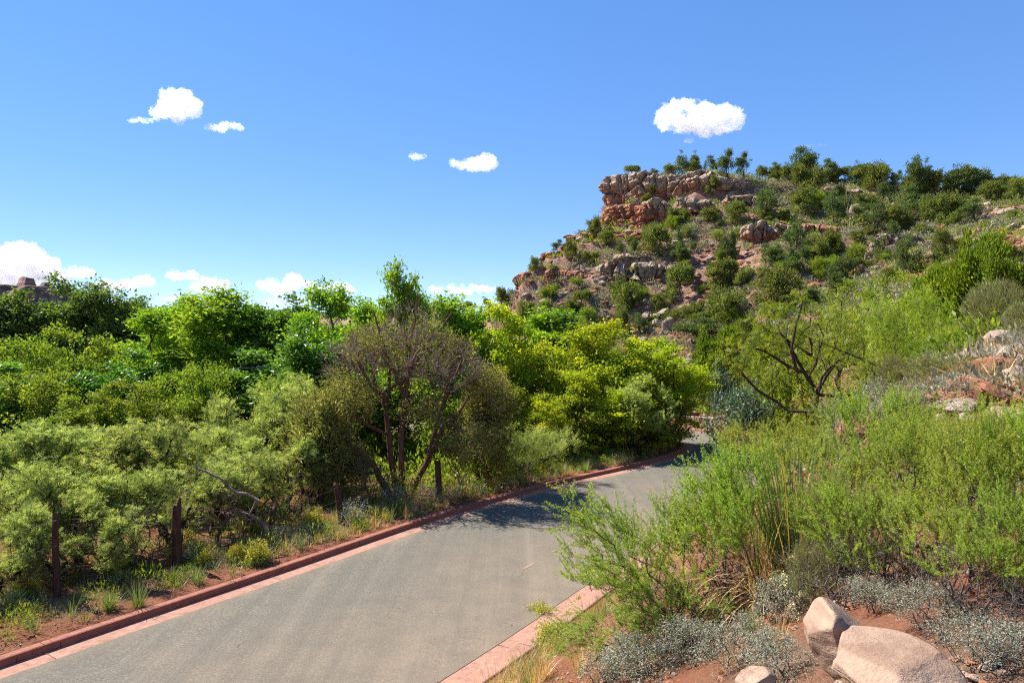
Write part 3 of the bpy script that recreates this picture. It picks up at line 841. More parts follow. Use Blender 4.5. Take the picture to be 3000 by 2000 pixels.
L_CREAM = leaf_mat("cream_flower_head", (0.420, 0.400, 0.160), (0.560, 0.530, 0.240), (0.680, 0.650, 0.360), 0.35, 0.03)
L_YUC = leaf_mat("narrow_yucca_blade", (0.090, 0.120, 0.050), (0.170, 0.205, 0.090), (0.300, 0.310, 0.160), 0.25, 0.06)

def curve_pts(p0, p1, n, r, wob=0.05, sag=0.0):
    p0 = np.asarray(p0, float); p1 = np.asarray(p1, float)
    t = np.linspace(0, 1, n)[:, None]
    L = np.linalg.norm(p1 - p0)
    q = p0 + (p1 - p0) * t
    q[1:-1] += r.normal(size=(n - 2, 3)) * wob * L
    q[:, 2] += sag * L * np.sin(math.pi * t[:, 0])
    return q

# -------- broad-leaved trees
def broad_tree(seed, H, ells, trunk_h, n_clump, per, rc, leaf, mat, bark=None, gap=-0.25, gscale=0.45, stems=1, lean=0.0, rbase=0.16, droop=0.25, aspect=0.55, surf=0.5, flat=0.75, upright=0.0):
    r = np.random.default_rng(seed)
    att = in_ellipsoids(r, n_clump, ells, surf, gap, gscale, seed * 3.1)
    st = []
    for k in range(stems):
        a = 2 * math.pi * k / max(stems, 1) + r.random()
        sp = 0.0 if stems == 1 else 0.16 * H
        base = [0.12 * (stems > 1) * math.cos(a), 0.12 * (stems > 1) * math.sin(a), -0.3]
        top = [sp * math.cos(a) + lean * trunk_h, sp * math.sin(a), trunk_h * r.uniform(.85, 1.1)]
        st.append((-1, curve_pts(base, top, 7, r, 0.025)))
    P, par, tip = grow(r, st, att, 0.42, max(0.3, H * 0.05), 0.07, 0.03)
    Rr = radii(P, par, 0.010, rbase)
    gw = Geo(); tubes(gw, P, par, Rr, 6, 0.0, 0.5)
    gl = Geo()
    C = np.repeat(att, per, 0)
    out = unit(np.repeat(att - np.array([0, 0, trunk_h * 0.8]), per, 0))
    ctint = np.repeat(np.clip(r.normal(0.5, 0.2, len(att)), 0, 1), per)
    n = len(C)
    off = r.normal(size=(n, 3)) * rc * np.array([1, 1, flat])
    C = C + off * np.repeat(r.uniform(0.6, 1.15, len(att)), per)[:, None]
    D = unit(out * 0.5 + rand_dirs(r, n) * 0.9 + np.array([0, 0, -droop + upright]))
    S = side_of(r, D)
    # blades lie rather flat, so their faces look up
    S[:, 2] *= 0.45; S = unit(S - D * np.sum(S * D, 1)[:, None])
    s = r.uniform(0.65, 1.25, n) * leaf
    kites(gl, C, D, S, s, s * aspect, np.clip(ctint * 0.6 + r.random(n) * 0.4, 0, 1), 0.12)
    return gl.mesh("crown", mat, False), gw.mesh("trunk", bark or M_BARK, True)

# -------- feathery shrubs (mesquite, acacia seen from some way off)
def feather_shrub(seed, ells, stems, n_att, sprays, L, leaf, mat, bark=None, rbase=0.05, gap=-0.3, gscale=0.8, pairs=5, upw=0.5, rtip=0.003, spread=1.0, surf=0.55, twig_vis=True, seg=0.16, jit=0.13, width=0.28, rc=0.10):
    r = np.random.default_rng(seed)
    att = in_ellipsoids(r, n_att, ells, surf, gap, gscale, seed * 2.7)
    st = []
    for k in range(stems):
        a = 2 * math.pi * k / stems + r.normal() * 0.4
        q = att[r.integers(len(att))] * np.array([0.35, 0.35, 0.35])
        st.append((-1, curve_pts([0.05 * math.cos(a), 0.05 * math.sin(a), -0.15], [q[0] * .8 + .1 * math.cos(a), q[1] * .8 + .1 * math.sin(a), abs(q[2]) + 0.1], 5, r, 0.08)))
    P, par, tip = grow(r, st, att, 0.4, seg, jit, 0.05)
    Rr = radii(P, par, rtip, rbase)
    gw = Geo(); tubes(gw, P, par, Rr, 4, 0.0, 0.5)
    gl = Geo()
    n = len(att) * sprays
    A = np.repeat(P[tip], sprays, 0) + r.normal(size=(n, 3)) * rc
    out = unit(np.repeat(P[tip] - P[np.maximum(par[tip], 0)], sprays, 0))
    D = unit(out * 0.5 + rand_dirs(r, n) * spread + np.array([0, 0, upw]))
    S = side_of(r, D); S[:, 2] *= 0.5; S = unit(S - D * np.sum(S * D, 1)[:, None])
    ct = np.clip(np.repeat(np.clip(r.normal(0.5, 0.30, len(att)), 0, 1), sprays) * 0.7 + r.random(n) * 0.3, 0, 1)
    Ls = r.uniform(0.6, 1.2, n) * L
    for i in range(pairs):
        t = (i + 0.6) / pairs
        B = A + D * (Ls * t)[:, None]
        w = leaf * (1.0 - 0.35 * abs(t - 0.45))
        for sg in (-1, 1):
            d = unit(S * sg * 0.85 + D * 0.55 + r.normal(size=(n, 3)) * 0.22)
            sd = unit(np.cross(np.cross(D, S), d))
            kites(gl, B, d, sd, w * r.uniform(0.8, 1.15, n), w * width, ct)
    return gl.mesh("crown", mat, False), gw.mesh("trunk", bark or M_TWIG, True)

# -------- junipers and pinyons
def conifer(seed, H, ells, n_clump, per, rc, L, W, mat, bark=None, stems=2, rbase=0.12, gap=-0.2, gscale=0.9, trunk_h=None, surf=0.6, up=0.55, dead=0, cross=True):
    r = np.random.default_rng(seed)
    att = in_ellipsoids(r, n_clump, ells, surf, gap, gscale, seed * 1.9)
    th = trunk_h or H * 0.5
    st = []
    for k in range(stems):
        a = 2 * math.pi * k / stems + r.random() * 2
        sp = 0.0 if stems == 1 else 0.13 * H
        st.append((-1, curve_pts([0.06 * math.cos(a), 0.06 * math.sin(a), -0.4], [sp * math.cos(a), sp * math.sin(a), th], 6, r, 0.04)))
    dead_pts = np.empty((0, 3))
    if dead:
        dead_pts = in_ellipsoids(r, dead, [(e[0], e[1], e[2], e[3] * 1.1, e[4] * 1.1, e[5] * 1.12) for e in ells], 0.3)
    P, par, tip = grow(r, st, np.vstack([att, dead_pts]), 0.38, max(0.15, H * 0.05), 0.1, 0.04)
    Rr = radii(P, par, 0.008, rbase)
    gw = Geo(); tubes(gw, P, par, Rr, 5, 0.0, 0.5)
    gl = Geo()
    n = len(att) * per
    tp = P[tip[:len(att)]]
    off = r.normal(size=(n, 3)) * rc
    C = np.repeat(tp, per, 0) + off
    out = unit(np.repeat(tp - np.array([0, 0, H * 0.35]), per, 0))
    D = unit(out * 0.6 + unit(off) * 0.5 + rand_dirs(r, n) * 0.55 + np.array([0, 0, up]))
    S = side_of(r, D)
    ct = np.clip(np.repeat(np.clip(r.normal(0.5, 0.22, len(att)), 0, 1), per) * 0.55 + r.random(n) * 0.45, 0, 1)
    s = r.uniform(0.6, 1.25, n)
    kites(gl, C, D, S, L * s, W * s, ct)
    if cross:
        kites(gl, C, D, np.cross(D, S), L * s, W * s, ct)
    return gl.mesh("crown", mat, False), gw.mesh("trunk", bark or M_BARK, True)

def bare_twigs(seed, ells, stems, n_att, rbase=0.03, rtip=0.003, seg=0.12, jit=0.2, mat=None, bf=0.3, gap=None):
    r = np.random.default_rng(seed)
    att = in_ellipsoids(r, n_att, ells, 0.45, gap, 1.2, seed)
    st = []
    for k in range(stems):
        a = 2 * math.pi * k / stems + r.normal() * 0.3
        q = att[r.integers(len(att))] * 0.35
        st.append((-1, curve_pts([0.04 * math.cos(a), 0.04 * math.sin(a), -0.12], [q[0], q[1], abs(q[2]) + .06], 4, r, 0.08)))
    P, par, tip = grow(r, st, att, bf, seg, jit, 0.06)
    Rr = radii(P, par, rtip, rbase)
    gw = Geo(); tubes(gw, P, par, Rr, 4)
    return gw, P, par, tip, att, r

# -------- small plants
def blades(g, r, n, base_r, L, W, spread, tint_lo=0.0, tint_hi=1.0, segs=4, curl=0.6, up=1.0, dry_low=False):
    """arching grass blades from a common base"""
    a = r.random(n) * 2 * math.pi
    rad = base_r * np.sqrt(r.random(n))
    B = np.stack([rad * np.cos(a), rad * np.sin(a), np.full(n, -0.02)], 1)
    az = a + r.normal(size=n) * 0.6
    tilt = np.abs(r.normal(size=n)) * spread
    H = np.stack([np.cos(az), np.sin(az), 0 * az], 1)
    Ln = L * r.uniform(0.5, 1.15, n)
    side = np.stack([-np.sin(az), np.cos(az), 0 * az], 1)
    pts = [B]; 
    th = tilt.copy()
    for k in range(segs):
        step = (Ln / segs)[:, None]
        pts.append(pts[-1] + step * (H * np.sin(th)[:, None] + np.array([0, 0, 1.0]) * (np.cos(th) * up)[:, None]))
        th = th + curl * r.uniform(0.3, 1.2, n) / segs * (0.6 + tilt)
    Q = np.stack(pts, 1)
    w = W * (1 - (np.arange(segs + 1) / segs) ** 1.6 * 0.92)
    Lf = Q - side[:, None, :] * w[None, :, None] * 0.5; Rt = Q + side[:, None, :] * w[None, :, None] * 0.5
    V = np.concatenate([Lf, Rt], 1)
    m = segs + 1
    k = np.arange(n)[:, None] * (2 * m); j = np.arange(segs)[None, :]
    F = np.stack([k + j, k + m + j, k + m + j + 1, k + j + 1], 2).reshape(-1, 4)
    t = r.uniform(tint_lo, tint_hi, n)
    if dry_low: t = np.clip(t + 0.75 * (tilt / (spread + 1e-6) > 1.15), 0, 1)
    g.add(V.reshape(-1, 3), F, None, np.repeat(t, 2 * m))

def grass_tuft(seed, n, L, W, spread, mat, base_r=0.06, curl=0.7, lo=0.0, hi=1.0, segs=4, dry_low=False):
    r = np.random.default_rng(seed); g = Geo()
    blades(g, r, n, base_r, L, W, spread, lo, hi, segs, curl, 1.0, dry_low)
    return g.mesh("blades", mat, False)

def yucca(seed, n=70, L=0.5):
    r = np.random.default_rng(seed); g = Geo()
    D = rand_dirs(r, n, 0.55); D[:, 2] = np.abs(D[:, 2]) * 0.9 + 0.05; D = unit(D)
    S = side_of(r, D)
    kites(g, D * 0.03 + np.array([0, 0, 0.05]), D, S, L * r.uniform(.7, 1.1, n), 0.028, r.random(n))
    kites(g, D * 0.03 + np.array([0, 0, 0.05]), D, np.cross(D, S), L * r.uniform(.7, 1.0, n), 0.012, r.random(n))
    return g.mesh("blades", L_YUC, False)

def flower_dome(seed, rad, h, n=900):
    """green bushlet with a yellow flower cover"""
    r = np.random.default_rng(seed); gs = Geo(); gf = Geo()
    d = rand_dirs(r, n, 0.5); d[:, 2] = np.abs(d[:, 2]); d = unit(d)
    T = d * np.array([rad, rad, h]) * (r.uniform(0.62, 1.15, n) * (1 + 0.35 * vnoise(d * 2.2 + seed)))[:, None]
    base = T * np.array([0.12, 0.12, 0.0])
    D = unit(T - base); S = side_of(r, D)
    kites(gs, base + 0.15 * (T - base), D, S, np.linalg.norm(T - base, axis=1) * 0.85, 0.010, r.random(n))
    m = n * 3
    C = np.repeat(T, 3, 0) + r.normal(size=(m, 3)) * 0.018
    fd = rand_dirs(r, m, 0.8)
    k = (r.random(m) < 0.55) & (C[:, 2] > h * .35)
    kites(gf, C[k], fd[k], side_of(r, fd[k]), 0.028, 0.022, r.random(k.sum()))
    k2 = ~k
    kites(gs, C[k2], fd[k2], side_of(r, fd[k2]), 0.05, 0.012, r.random(k2.sum()))
    return gf.mesh("flowers", L_FLOW, False), gs.mesh("stems", L_GRASS, False)

def sage(seed, ells, n_att, per, leaf, mat, rbase=0.012, stems=6, gap=-0.4, rc=0.035, flowers=0, up=0.3):
    gw, P, par, tip, att, r = bare_twigs(seed, ells, stems, n_att, rbase, 0.0016, 0.06, 0.16, None, 0.35, gap)
    gl = Geo()
    tp = P[tip]
    n = len(tp) * per
    C = np.repeat(tp, per, 0) + r.normal(size=(n, 3)) * rc
    D = rand_dirs(r, n, up)
    kites(gl, C, D, side_of(r, D), leaf * r.uniform(.6, 1.2, n), leaf * 0.38, r.random(n), 0.1)
    res = [gl.mesh("crown", mat, False), gw.mesh("trunk", M_TWIG, True)]
    if flowers:
        gf = Geo()
        pick = r.choice(len(tp), flowers)
        C = np.repeat(tp[pick] + np.array([0, 0, 0.03]), 22, 0) + r.normal(size=(flowers * 22, 3)) * 0.014
        D = rand_dirs(r, len(C), 0.5)
        kites(gf, C, D, side_of(r, D), 0.014, 0.011, r.random(len(C)))
        res.append(gf.mesh("flowers", L_CREAM, False))
    return res

def ephedra(seed, ells, n_att, rods, L, stems=5, rad=0.0018, mat=None):
    """leafless jointed green rods in brooms"""
    gw, P, par, tip, att, r = bare_twigs(seed, ells, stems, n_att, 0.018, 0.003, 0.08, 0.12, None, 0.35)
    g = Geo()
    tp = P[tip]
    n = len(tp) * rods
    B = np.repeat(tp, rods, 0) + r.normal(size=(n, 3)) * 0.02
    out = unit(np.repeat(tp, rods, 0) * np.array([1, 1, .6]))
    D = unit(out * 0.7 + rand_dirs(r, n) * 0.5 + np.array([0, 0, 0.45]))
    S = side_of(r, D)
    ln = L * r.uniform(0.5, 1.2, n)
    bend = r.normal(size=(n, 3)) * 0.18
    M_ = B + D * (ln * 0.5)[:, None]
    D2 = unit(D + bend)
    for (q, d, l0) in ((B, D, ln * 0.55), (M_, D2, ln * 0.6)):
        s = side_of(r, d)
        kites(g, q, d, s, l0, rad * 2.6, r.random(n)); kites(g, q, d, np.cross(d, s), l0, rad * 2.6, r.random(n))
    return g.mesh("crown", mat or L_EPH, False), gw.mesh("trunk", M_TWIG, True)

def acacia(seed, ells, stems, n_att, whips, wl, mat=None, leaf=0.014, rbase=0.016, step=0.016, gap=-0.5, up=0.75, pin=4, base_pts=None, bare=0.25, jit=0.10):
    """foreground catclaw: thin dark stems, straight leafy whips with a feather of tiny leaflets at every node"""
    r = np.random.default_rng(seed)
    att = in_ellipsoids(r, n_att, ells, 0.7, gap, 1.4, seed * 1.3)
    st = []
    for k in range(stems):
        a = 2 * math.pi * k / stems + r.normal() * 0.4
        q = att[r.integers(len(att))] * 0.4
        st.append((-1, curve_pts([0.05 * math.cos(a), 0.05 * math.sin(a), -0.1], [q[0], q[1], abs(q[2]) + .1], 4, r, 0.06)))
    dry = in_ellipsoids(r, 150, [(e[0] * .7, e[1] * .7, e[2] * .5, e[3] * .9, e[4] * .9, e[5] * .75) for e in ells], 0.6)
    P, par, tip = grow(r, st, np.vstack([att, dry]), 0.4, 0.09, jit, 0.04)
    tip = tip[:len(att)]
    Rr = radii(P, par, 0.0024, rbase)
    gw = Geo(); tubes(gw, P, par, Rr, 5)
    gl = Geo()
    n = len(att) * whips
    tp = np.repeat(P[tip], whips, 0) + r.normal(size=(n, 3)) * 0.02
    out = unit(np.repeat(att * np.array([1, 1, 0.5]), whips, 0) + 1e-3)
    D = unit(out * 0.55 + rand_dirs(r, n) * 0.55 + np.array([0, 0, up]))
    ln = wl * r.uniform(0.45, 1.4, n)
    K = int(wl * 1.4 / step)
    bend = r.normal(size=(n, 3)) * 0.42
    wt = np.clip(r.normal(0.5, 0.22, n), 0, 1)
    # the whip itself
    nseg = 3
    pw = [tp]
    for s in range(nseg):
        pw.append(pw[-1] + unit(D + bend * (s / nseg)) * (ln / nseg)[:, None])
    PW = np.concatenate(pw); pr = np.concatenate([np.full(n, -1)] + [np.arange(n) + (s * n) for s in range(nseg)])
    RW_ = np.concatenate([np.full(n, 0.0026 * (1 - 0.26 * s)) for s in range(nseg + 1)])
    tubes(gw, PW, pr, RW_, 3)
    for i in range(K):
        t = (i + 0.5) * step / ln
        ok = (t < 1.0) & (r.random(n) > bare * (1 - np.clip(t * 2.5, 0, 1)) + 0.06)
        if not ok.any(): continue
        idx = np.nonzero(ok)[0]
        tt = t[idx]
        f = np.minimum((tt * nseg).astype(int), nseg - 1); fr = tt * nseg - f
        A = np.stack(pw, 0)
        q = A[f, idx] * (1 - fr)[:, None] + A[f + 1, idx] * fr[:, None]
        dw = unit(A[f + 1, idx] - A[f, idx])
        for p in range(pin):
            sd = unit(np.cross(dw, r.normal(size=(len(idx), 3))))
            d = unit(sd * 0.9 + dw * r.uniform(-0.1, 0.8, len(idx))[:, None])
            tcol = np.clip(wt[idx] * 0.6 + r.random(len(idx)) * 0.4 + 0.12 * (tt > 0.8), 0, 1)
            ll = leaf * r.uniform(0.7, 1.4, len(idx)) * (1.15 - 0.45 * tt)
            s2 = side_of(r, d)
            # a short pinna: three leaflet pairs along its rib
            for u_ in (0.35, 0.75):
                for sg in (-1, 1):
                    dd = unit(d * 0.6 + s2 * sg * 0.8)
                    kites(gl, q + d * (ll * u_)[:, None], dd, unit(np.cross(dd, np.cross(d, s2)) + 1e-6), ll * 0.62, ll * 0.30, tcol)
    return gl.mesh("crown", mat or L_ACA, False), gw.mesh("trunk", M_TWIG, True)

# -------- rocks
_ICO = {}
def ico(sub):
    if sub not in _ICO:
        import bmesh
        bm = bmesh.new(); bmesh.ops.create_icosphere(bm, subdivisions=sub, radius=1.0)
        V = np.array([v.co[:] for v in bm.verts]); F = np.array([[v.index for v in f.verts] for f in bm.faces]); bm.free()
        _ICO[sub] = (V, F)
    return _ICO[sub]

def stone(r, sub, size, rough=0.16, cuts=7, soft=0.06, dlo=0.45, dhi=0.82):
    """boulder: a ball cut by several planes, then weathered"""
    V, F = ico(sub)
    V = V.copy()
    for _ in range(cuts):
        n = rand_dirs(r, 1)[0]; d = r.uniform(dlo, dhi)
        h = V @ n
        V = V - np.outer(np.maximum(h - d, 0) * 0.92, n)
    s = r.random() * 50
    V = V * (1 + rough * fbm(V * 1.3 + s, 4)[:, None] + soft * fbm(V * 4.5 + s, 3)[:, None])
    return V * np.asarray(size), F
# ------------------------------------------------------------------ placing things
ORD = ["", "first", "second", "third", "fourth", "fifth", "sixth", "seventh", "eighth", "ninth", "tenth", "eleventh", "twelfth", "thirteenth", "fourteenth", "fifteenth", "sixteenth", "seventeenth", "eighteenth", "nineteenth", "twentieth"]
def ordinal(n):
    if n <= 20: return ORD[n]
    tens = {2: "twenty", 3: "thirty", 4: "forty", 5: "fifty", 6: "sixty", 7: "seventy"}
    t, u = divmod(n, 10)
    return (tens[t][:-1] + "ieth") if u == 0 else tens[t] + "-" + ORD[u]

def plant(name, meshes, loc, label, cat, group=None, rot=0.0, scale=(1, 1, 1), tilt=(0, 0)):
    """an Empty at the plant's foot that carries its parts"""
    e = link(name, None, None, tuple(loc), (tilt[0], tilt[1], rot), scale)
    e.empty_display_size = 0.2
    tag(e, label, cat, group)
    for m in meshes:
        link(m.name.split('.')[0], m, e)
    return e

def fit(x, Y, ytop, wpx, Hn, Rn, sink=0.0):
    """scale of a model of nominal height and radius so that it fills the given bearing and height at distance Y"""
    p = at(x, Y)
    h = zat(ytop, Y) - p[2] + sink
    w = wpx / 2 / FOC * Y
    return p - np.array([0, 0, sink]), (w / Rn, w / Rn, h / Hn)

# ---- models of the broad-leaved trees in the valley
E_SYC = [(0, 0, 6.6, 2.9, 2.9, 3.0, 3), (0.5, 0.3, 9.0, 1.7, 1.7, 1.9, 1.2), (-1.3, 0.4, 8.0, 1.5, 1.4, 1.6, 1), (1.5, -.6, 7.4, 1.5, 1.5, 1.6, 1), (0, 0, 3.6, 2.3, 2.3, 1.7, 1)]
SYC = [broad_tree(21 + k, 11, E_SYC, 4.2, 170, 90, 0.40, 0.27, L_SYC, M_BARK, -0.15, 0.62) for k in range(3)]
E_ASH = [(0, 0, 6.0, 2.0, 2.0, 2.4, 2), (0.6, 0, 9.3, .62, .6, 1.7, .9), (-0.5, .2, 9.0, .55, .55, 1.9, .8), (-1.2, -.2, 7.6, .7, .7, 1.6, .7), (1.4, .1, 7.6, .75, .7, 1.7, .7), (0, 0, 3.2, 1.7, 1.7, 1.7, 1.1)]
ASH = [broad_tree(31 + k, 11, E_ASH, 3.6, 170, 85, 0.31, 0.24, L_ASH, M_BARK, -0.3, 0.85, droop=0.35, aspect=0.42, upright=0.25) for k in range(2)]
E_GRN = [(0, 0, 5.4, 1.9, 1.9, 3.0, 3), (0.4, 0, 8.2, 1.0, 1.0, 1.5, 1), (-.8, .2, 7.4, .9, .9, 1.4, .8), (0, 0, 2.4, 1.7, 1.7, 1.6, 1)]
GRN = [broad_tree(41 + k, 9.5, E_GRN, 3.2, 150, 85, 0.33, 0.25, L_GREEN, M_BARK, -0.2, 0.8, droop=0.3) for k in range(2)]
E_YEL = [(0, 0, 3.6, 2.3, 2.3, 1.7, 3), (0.3, 0, 5.2, 1.5, 1.5, 1.3, 1.6), (-1.2, .3, 4.4, 1.3, 1.3, 1.3, 1), (1.3, -.3, 4.0, 1.4, 1.4, 1.4, 1), (0, 0, 1.5, 2.2, 2.2, 1.3, 1.6)]
YEL = [broad_tree(51 + k, 6.4, E_YEL, 1.5, 190, 105, 0.21, 0.135, L_YEL, M_BARK_DARK, -0.15, 1.0, stems=3, droop=0.45, aspect=0.6, rbase=0.10) for k in range(3)]
OLI = [broad_tree(61 + k, 6.4, E_YEL, 1.5, 150, 85, 0.25, 0.17, L_OLIVE, M_BARK_DARK, -0.05, 0.9, stems=3, droop=0.2, aspect=0.5, rbase=0.10) for k in range(2)]

BELT = [
    # model, name, x, Y, ytop, width, label
    (SYC[0], "sycamore_tree", -25, 56, 690, 170, "dark green sycamore cut by the left edge, under the far red butte"),
    (SYC[1], "sycamore_tree", 62, 58, 666, 170, "dark sycamore standing just right of the far red butte"),
    (SYC[2], "sycamore_tree", 152, 60, 640, 180, "tallest dark sycamore of the row, second to the right of the butte"),
    (SYC[0], "sycamore_tree", 246, 59, 658, 165, "dark sycamore with a pointed top, third right of the butte"),
    (SYC[1], "sycamore_tree", 318, 62, 682, 160, "dark sycamore behind the lime green tree with bare lower limbs"),
    (SYC[2], "sycamore_tree", 398, 66, 688, 140, "small dark sycamore top beside the gap with blue mountain"),
    (OLI[0], "hackberry_tree", 50, 37, 762, 190, "olive green tree at the left edge before the sycamores"),
    (OLI[1], "hackberry_tree", 170, 38, 758, 200, "olive green tree with dark trunk before the tallest sycamore"),
    (ASH[0], "ash_tree", 362, 44, 708, 150, "lime green ash with thin open crown, left of the spired ash"),
    (ASH[1], "ash_tree", 500, 44, 664, 215, "bright green ash with several upright leafy spires"),
    (GRN[0], "walnut_tree", 640, 46, 690, 150, "deep green walnut right of the spired bright ash"),
    (ASH[0], "ash_tree", 752, 41, 650, 140, "narrow bright ash with one thin leaning leader, left of the old juniper"),
    (OLI[0], "hackberry_tree", 470, 34, 825, 150, "yellowish olive tree below the spired bright ash"),
    (OLI[1], "hackberry_tree", 385, 35, 862, 150, "dull olive tree with a shaded underside above the mesquites"),
    (GRN[1], "walnut_tree", 585, 36, 822, 170, "shaded green tree with drooping limbs beside the old juniper"),
    (GRN[0], "walnut_tree", 245, 36, 845, 130, "green sapling in the dark gap under the sycamores"),
    (GRN[1], "walnut_tree", 320, 40, 820, 120, "young green tree half hidden under the lime green ash"),
    (GRN[1], "walnut_tree", 690, 38, 760, 120, "green tree peeping out at the left flank of the juniper"),
    (ASH[1], "ash_tree", 926, 31, 606, 110, "bright ash whose leafy top rises above the dead juniper crown"),
    (ASH[0], "ash_tree", 835, 36, 690, 150, "pale green ash behind the left half of the juniper"),
    (ASH[1], "ash_tree", 1040, 35, 685, 190, "light green ash behind the right half of the juniper"),
    (YEL[0], "willow_tree", 1120, 34, 700, 190, "yellow green willow right behind the juniper's right flank"),
    (ASH[0], "ash_tree", 1245, 46, 712, 190, "bright ash in front of the foot of the red cliffs"),
    (GRN[1], "walnut_tree", 1300, 44, 735, 170, "green tree below the centre ledge, left of the yellow willow"),
    (YEL[1], "willow_tree", 1195, 36, 790, 190, "yellow green willow with grey bare branches in front"),
    (YEL[2], "willow_tree", 1382, 35.5, 742, 250, "tallest yellow green willow left of the road bend"),
    (YEL[0], "willow_tree", 1470, 35.0, 782, 220, "round yellow green willow between tallest one and road"),
    (YEL[1], "willow_tree", 1532, 36.2, 822, 200, "golden willow hanging over the road bend"),
    (YEL[2], "willow_tree", 1305, 32, 850, 190, "lower yellow green willow above the long-armed acacia"),
    (YEL[0], "willow_tree", 1250, 30, 925, 120, "small yellow willow bush with dark stems by the verge"),
    (YEL[1], "willow_tree", 1430, 32.4, 900, 190, "shaded lower willow with foliage down to the verge"),
    (GRN[0], "walnut_tree", 560, 64, 722, 170, "far green crown behind the spired ash and the walnut"),
    (SYC[0], "sycamore_tree", 705, 66, 722, 170, "far dark sycamore between the walnut and the narrow ash"),
    (GRN[1], "walnut_tree", 800, 60, 726, 150, "far green crown behind the narrow ash"),
    (SYC[1], "sycamore_tree", 890, 60, 735, 170, "far dark sycamore behind the juniper's left half"),
    (GRN[0], "walnut_tree", 985, 55, 728, 170, "far green crown behind the juniper's middle"),
    (GRN[1], "walnut_tree", 1095, 52, 735, 170, "far green crown behind the juniper's right half"),
    (OLI[1], "hackberry_tree", 1010, 30, 830, 200, "olive tree low behind the juniper's stems"),
    (GRN[0], "walnut_tree", 870, 31, 850, 170, "green tree low behind the juniper's left stems"),
    (YEL[1], "willow_tree", 1130, 31, 850, 170, "yellow green willow low behind the juniper's right boughs"),
    (OLI[1], "hackberry_tree", 300, 32, 880, 180, "olive tree low in the middle, right of the two olive trees"),
    (OLI[0], "hackberry_tree", 105, 33, 842, 190, "lower olive tree between the two big olive trees"),
    (GRN[1], "walnut_tree", 20, 34, 850, 170, "shaded green tree low at the left edge under the olive tree"),
    (OLI[1], "hackberry_tree", 215, 31, 900, 170, "olive bush just over the back of the mesquite thicket"),
    (ASH[1], "ash_tree", 440, 50, 700, 150, "pale ash between the lime green ash and the spired one"),
    (ASH[0], "ash_tree", 575, 48, 705, 150, "bright ash just right of the spired ash"),
    (OLI[0], "hackberry_tree", 660, 31, 850, 160, "olive tree low between walnut and juniper"),
    (GRN[0], "walnut_tree", 720, 34, 770, 150, "green tree right behind the juniper's left crown"),
    (OLI[0], "hackberry_tree", 1505, 33.6, 905, 150, "brownish olive bush in the willows' shade near the kerb"),
]
NOM = {id(m): (H, Rn) for grp, H, Rn in ((SYC, 11, 3.1), (ASH, 11, 2.2), (GRN, 9.5, 2.1), (YEL, 6.4, 2.7), (OLI, 6.4, 2.7)) for m in grp}
rp = random.Random(3)
for model, name, x, Y, yt, w, lab in BELT:
    H, Rn = NOM[id(model)]
    p, sc = fit(x, Y, yt - 6, w * 1.3, H, Rn)
    plant(name, model, p, lab, "tree", "trees in the valley left of the road", rp.uniform(0, 6.28), (sc[0], sc[1], sc[2]))

# ---- mesquite thicket behind the fence
E_MESQ = [(0, 0, 1.75, 1.45, 1.45, 0.8, 3), (0.5, 0.2, 2.25, 0.8, 0.8, 0.6, 1), (-0.6, -.2, 2.1, 0.8, 0.8, 0.6, 1), (0.2, 0, 1.05, 1.3, 1.3, 0.4, .6)]
MESQ = [feather_shrub(71 + k, E_MESQ, 5, 400, 9, 0.15, 0.062, L_MESQ, M_BARK_DARK, 0.075, 0.0, 1.35, 4, 0.35, 0.0065, 1.0, width=0.34, rc=0.055, surf=.7) for k in range(3)]
THICKET = [
    (0, 30, 20.5, 985, 220, "feathery mesquite at the left edge, back of the thicket"),
    (1, 135, 21.0, 970, 240, "feathery mesquite in the back of the thicket, second from the left"),
    (2, 245, 22.0, 968, 230, "feathery mesquite in the back of the thicket, third from the left"),
    (0, 345, 21.5, 962, 240, "feathery mesquite under the olive trees, fourth from the left"),
    (1, 450, 21.5, 990, 220, "feathery mesquite back of the bleached crooked limb"),
    (2, 565, 24.5, 892, 230, "tall mesquite beside the left flank of the old juniper"),
    (0, 650, 25.5, 872, 200, "tall yellowish mesquite touching the juniper's left crown"),
    (1, 55, 16.0, 1065, 230, "low mesquite behind the first fence post, at the left edge"),
    (2, 185, 16.4, 1075, 220, "mesquite between the two tall fence posts, nearer the left post"),
    (0, 300, 17.0, 1075, 220, "mesquite between the two tall fence posts, nearer the right post"),
    (1, 395, 17.6, 1085, 190, "mesquite right behind the second tall fence post"),
    (2, 130, 14.9, 1130, 190, "small mesquite wrapped round the first fence post"),
    (0, 490, 18.6, 1055, 200, "mesquite under the bleached crooked limb"),
    (1, 575, 19.3, 1040, 190, "mesquite left of the leaning red post"),
    (2, 640, 21.5, 985, 190, "mesquite in front of the juniper's lower left boughs"),
    (0, 695, 22.4, 1020, 150, "small dark mesquite at the juniper's foot"),
    (1, 20, 13.9, 1180, 170, "sparse low mesquite at the left edge near the kerb"),
    (2, 255, 15.2, 1165, 190, "low sprawling mesquite midway between the two tall posts"),
]
for k, x, Y, yt, w, lab in THICKET:
    p, sc = fit(x, Y, yt, w * 1.25, 2.75, 1.5)
    plant("mesquite_shrub", MESQ[k], p, lab, "shrub", "mesquite thicket behind the fence", rp.uniform(0, 6.28), sc)
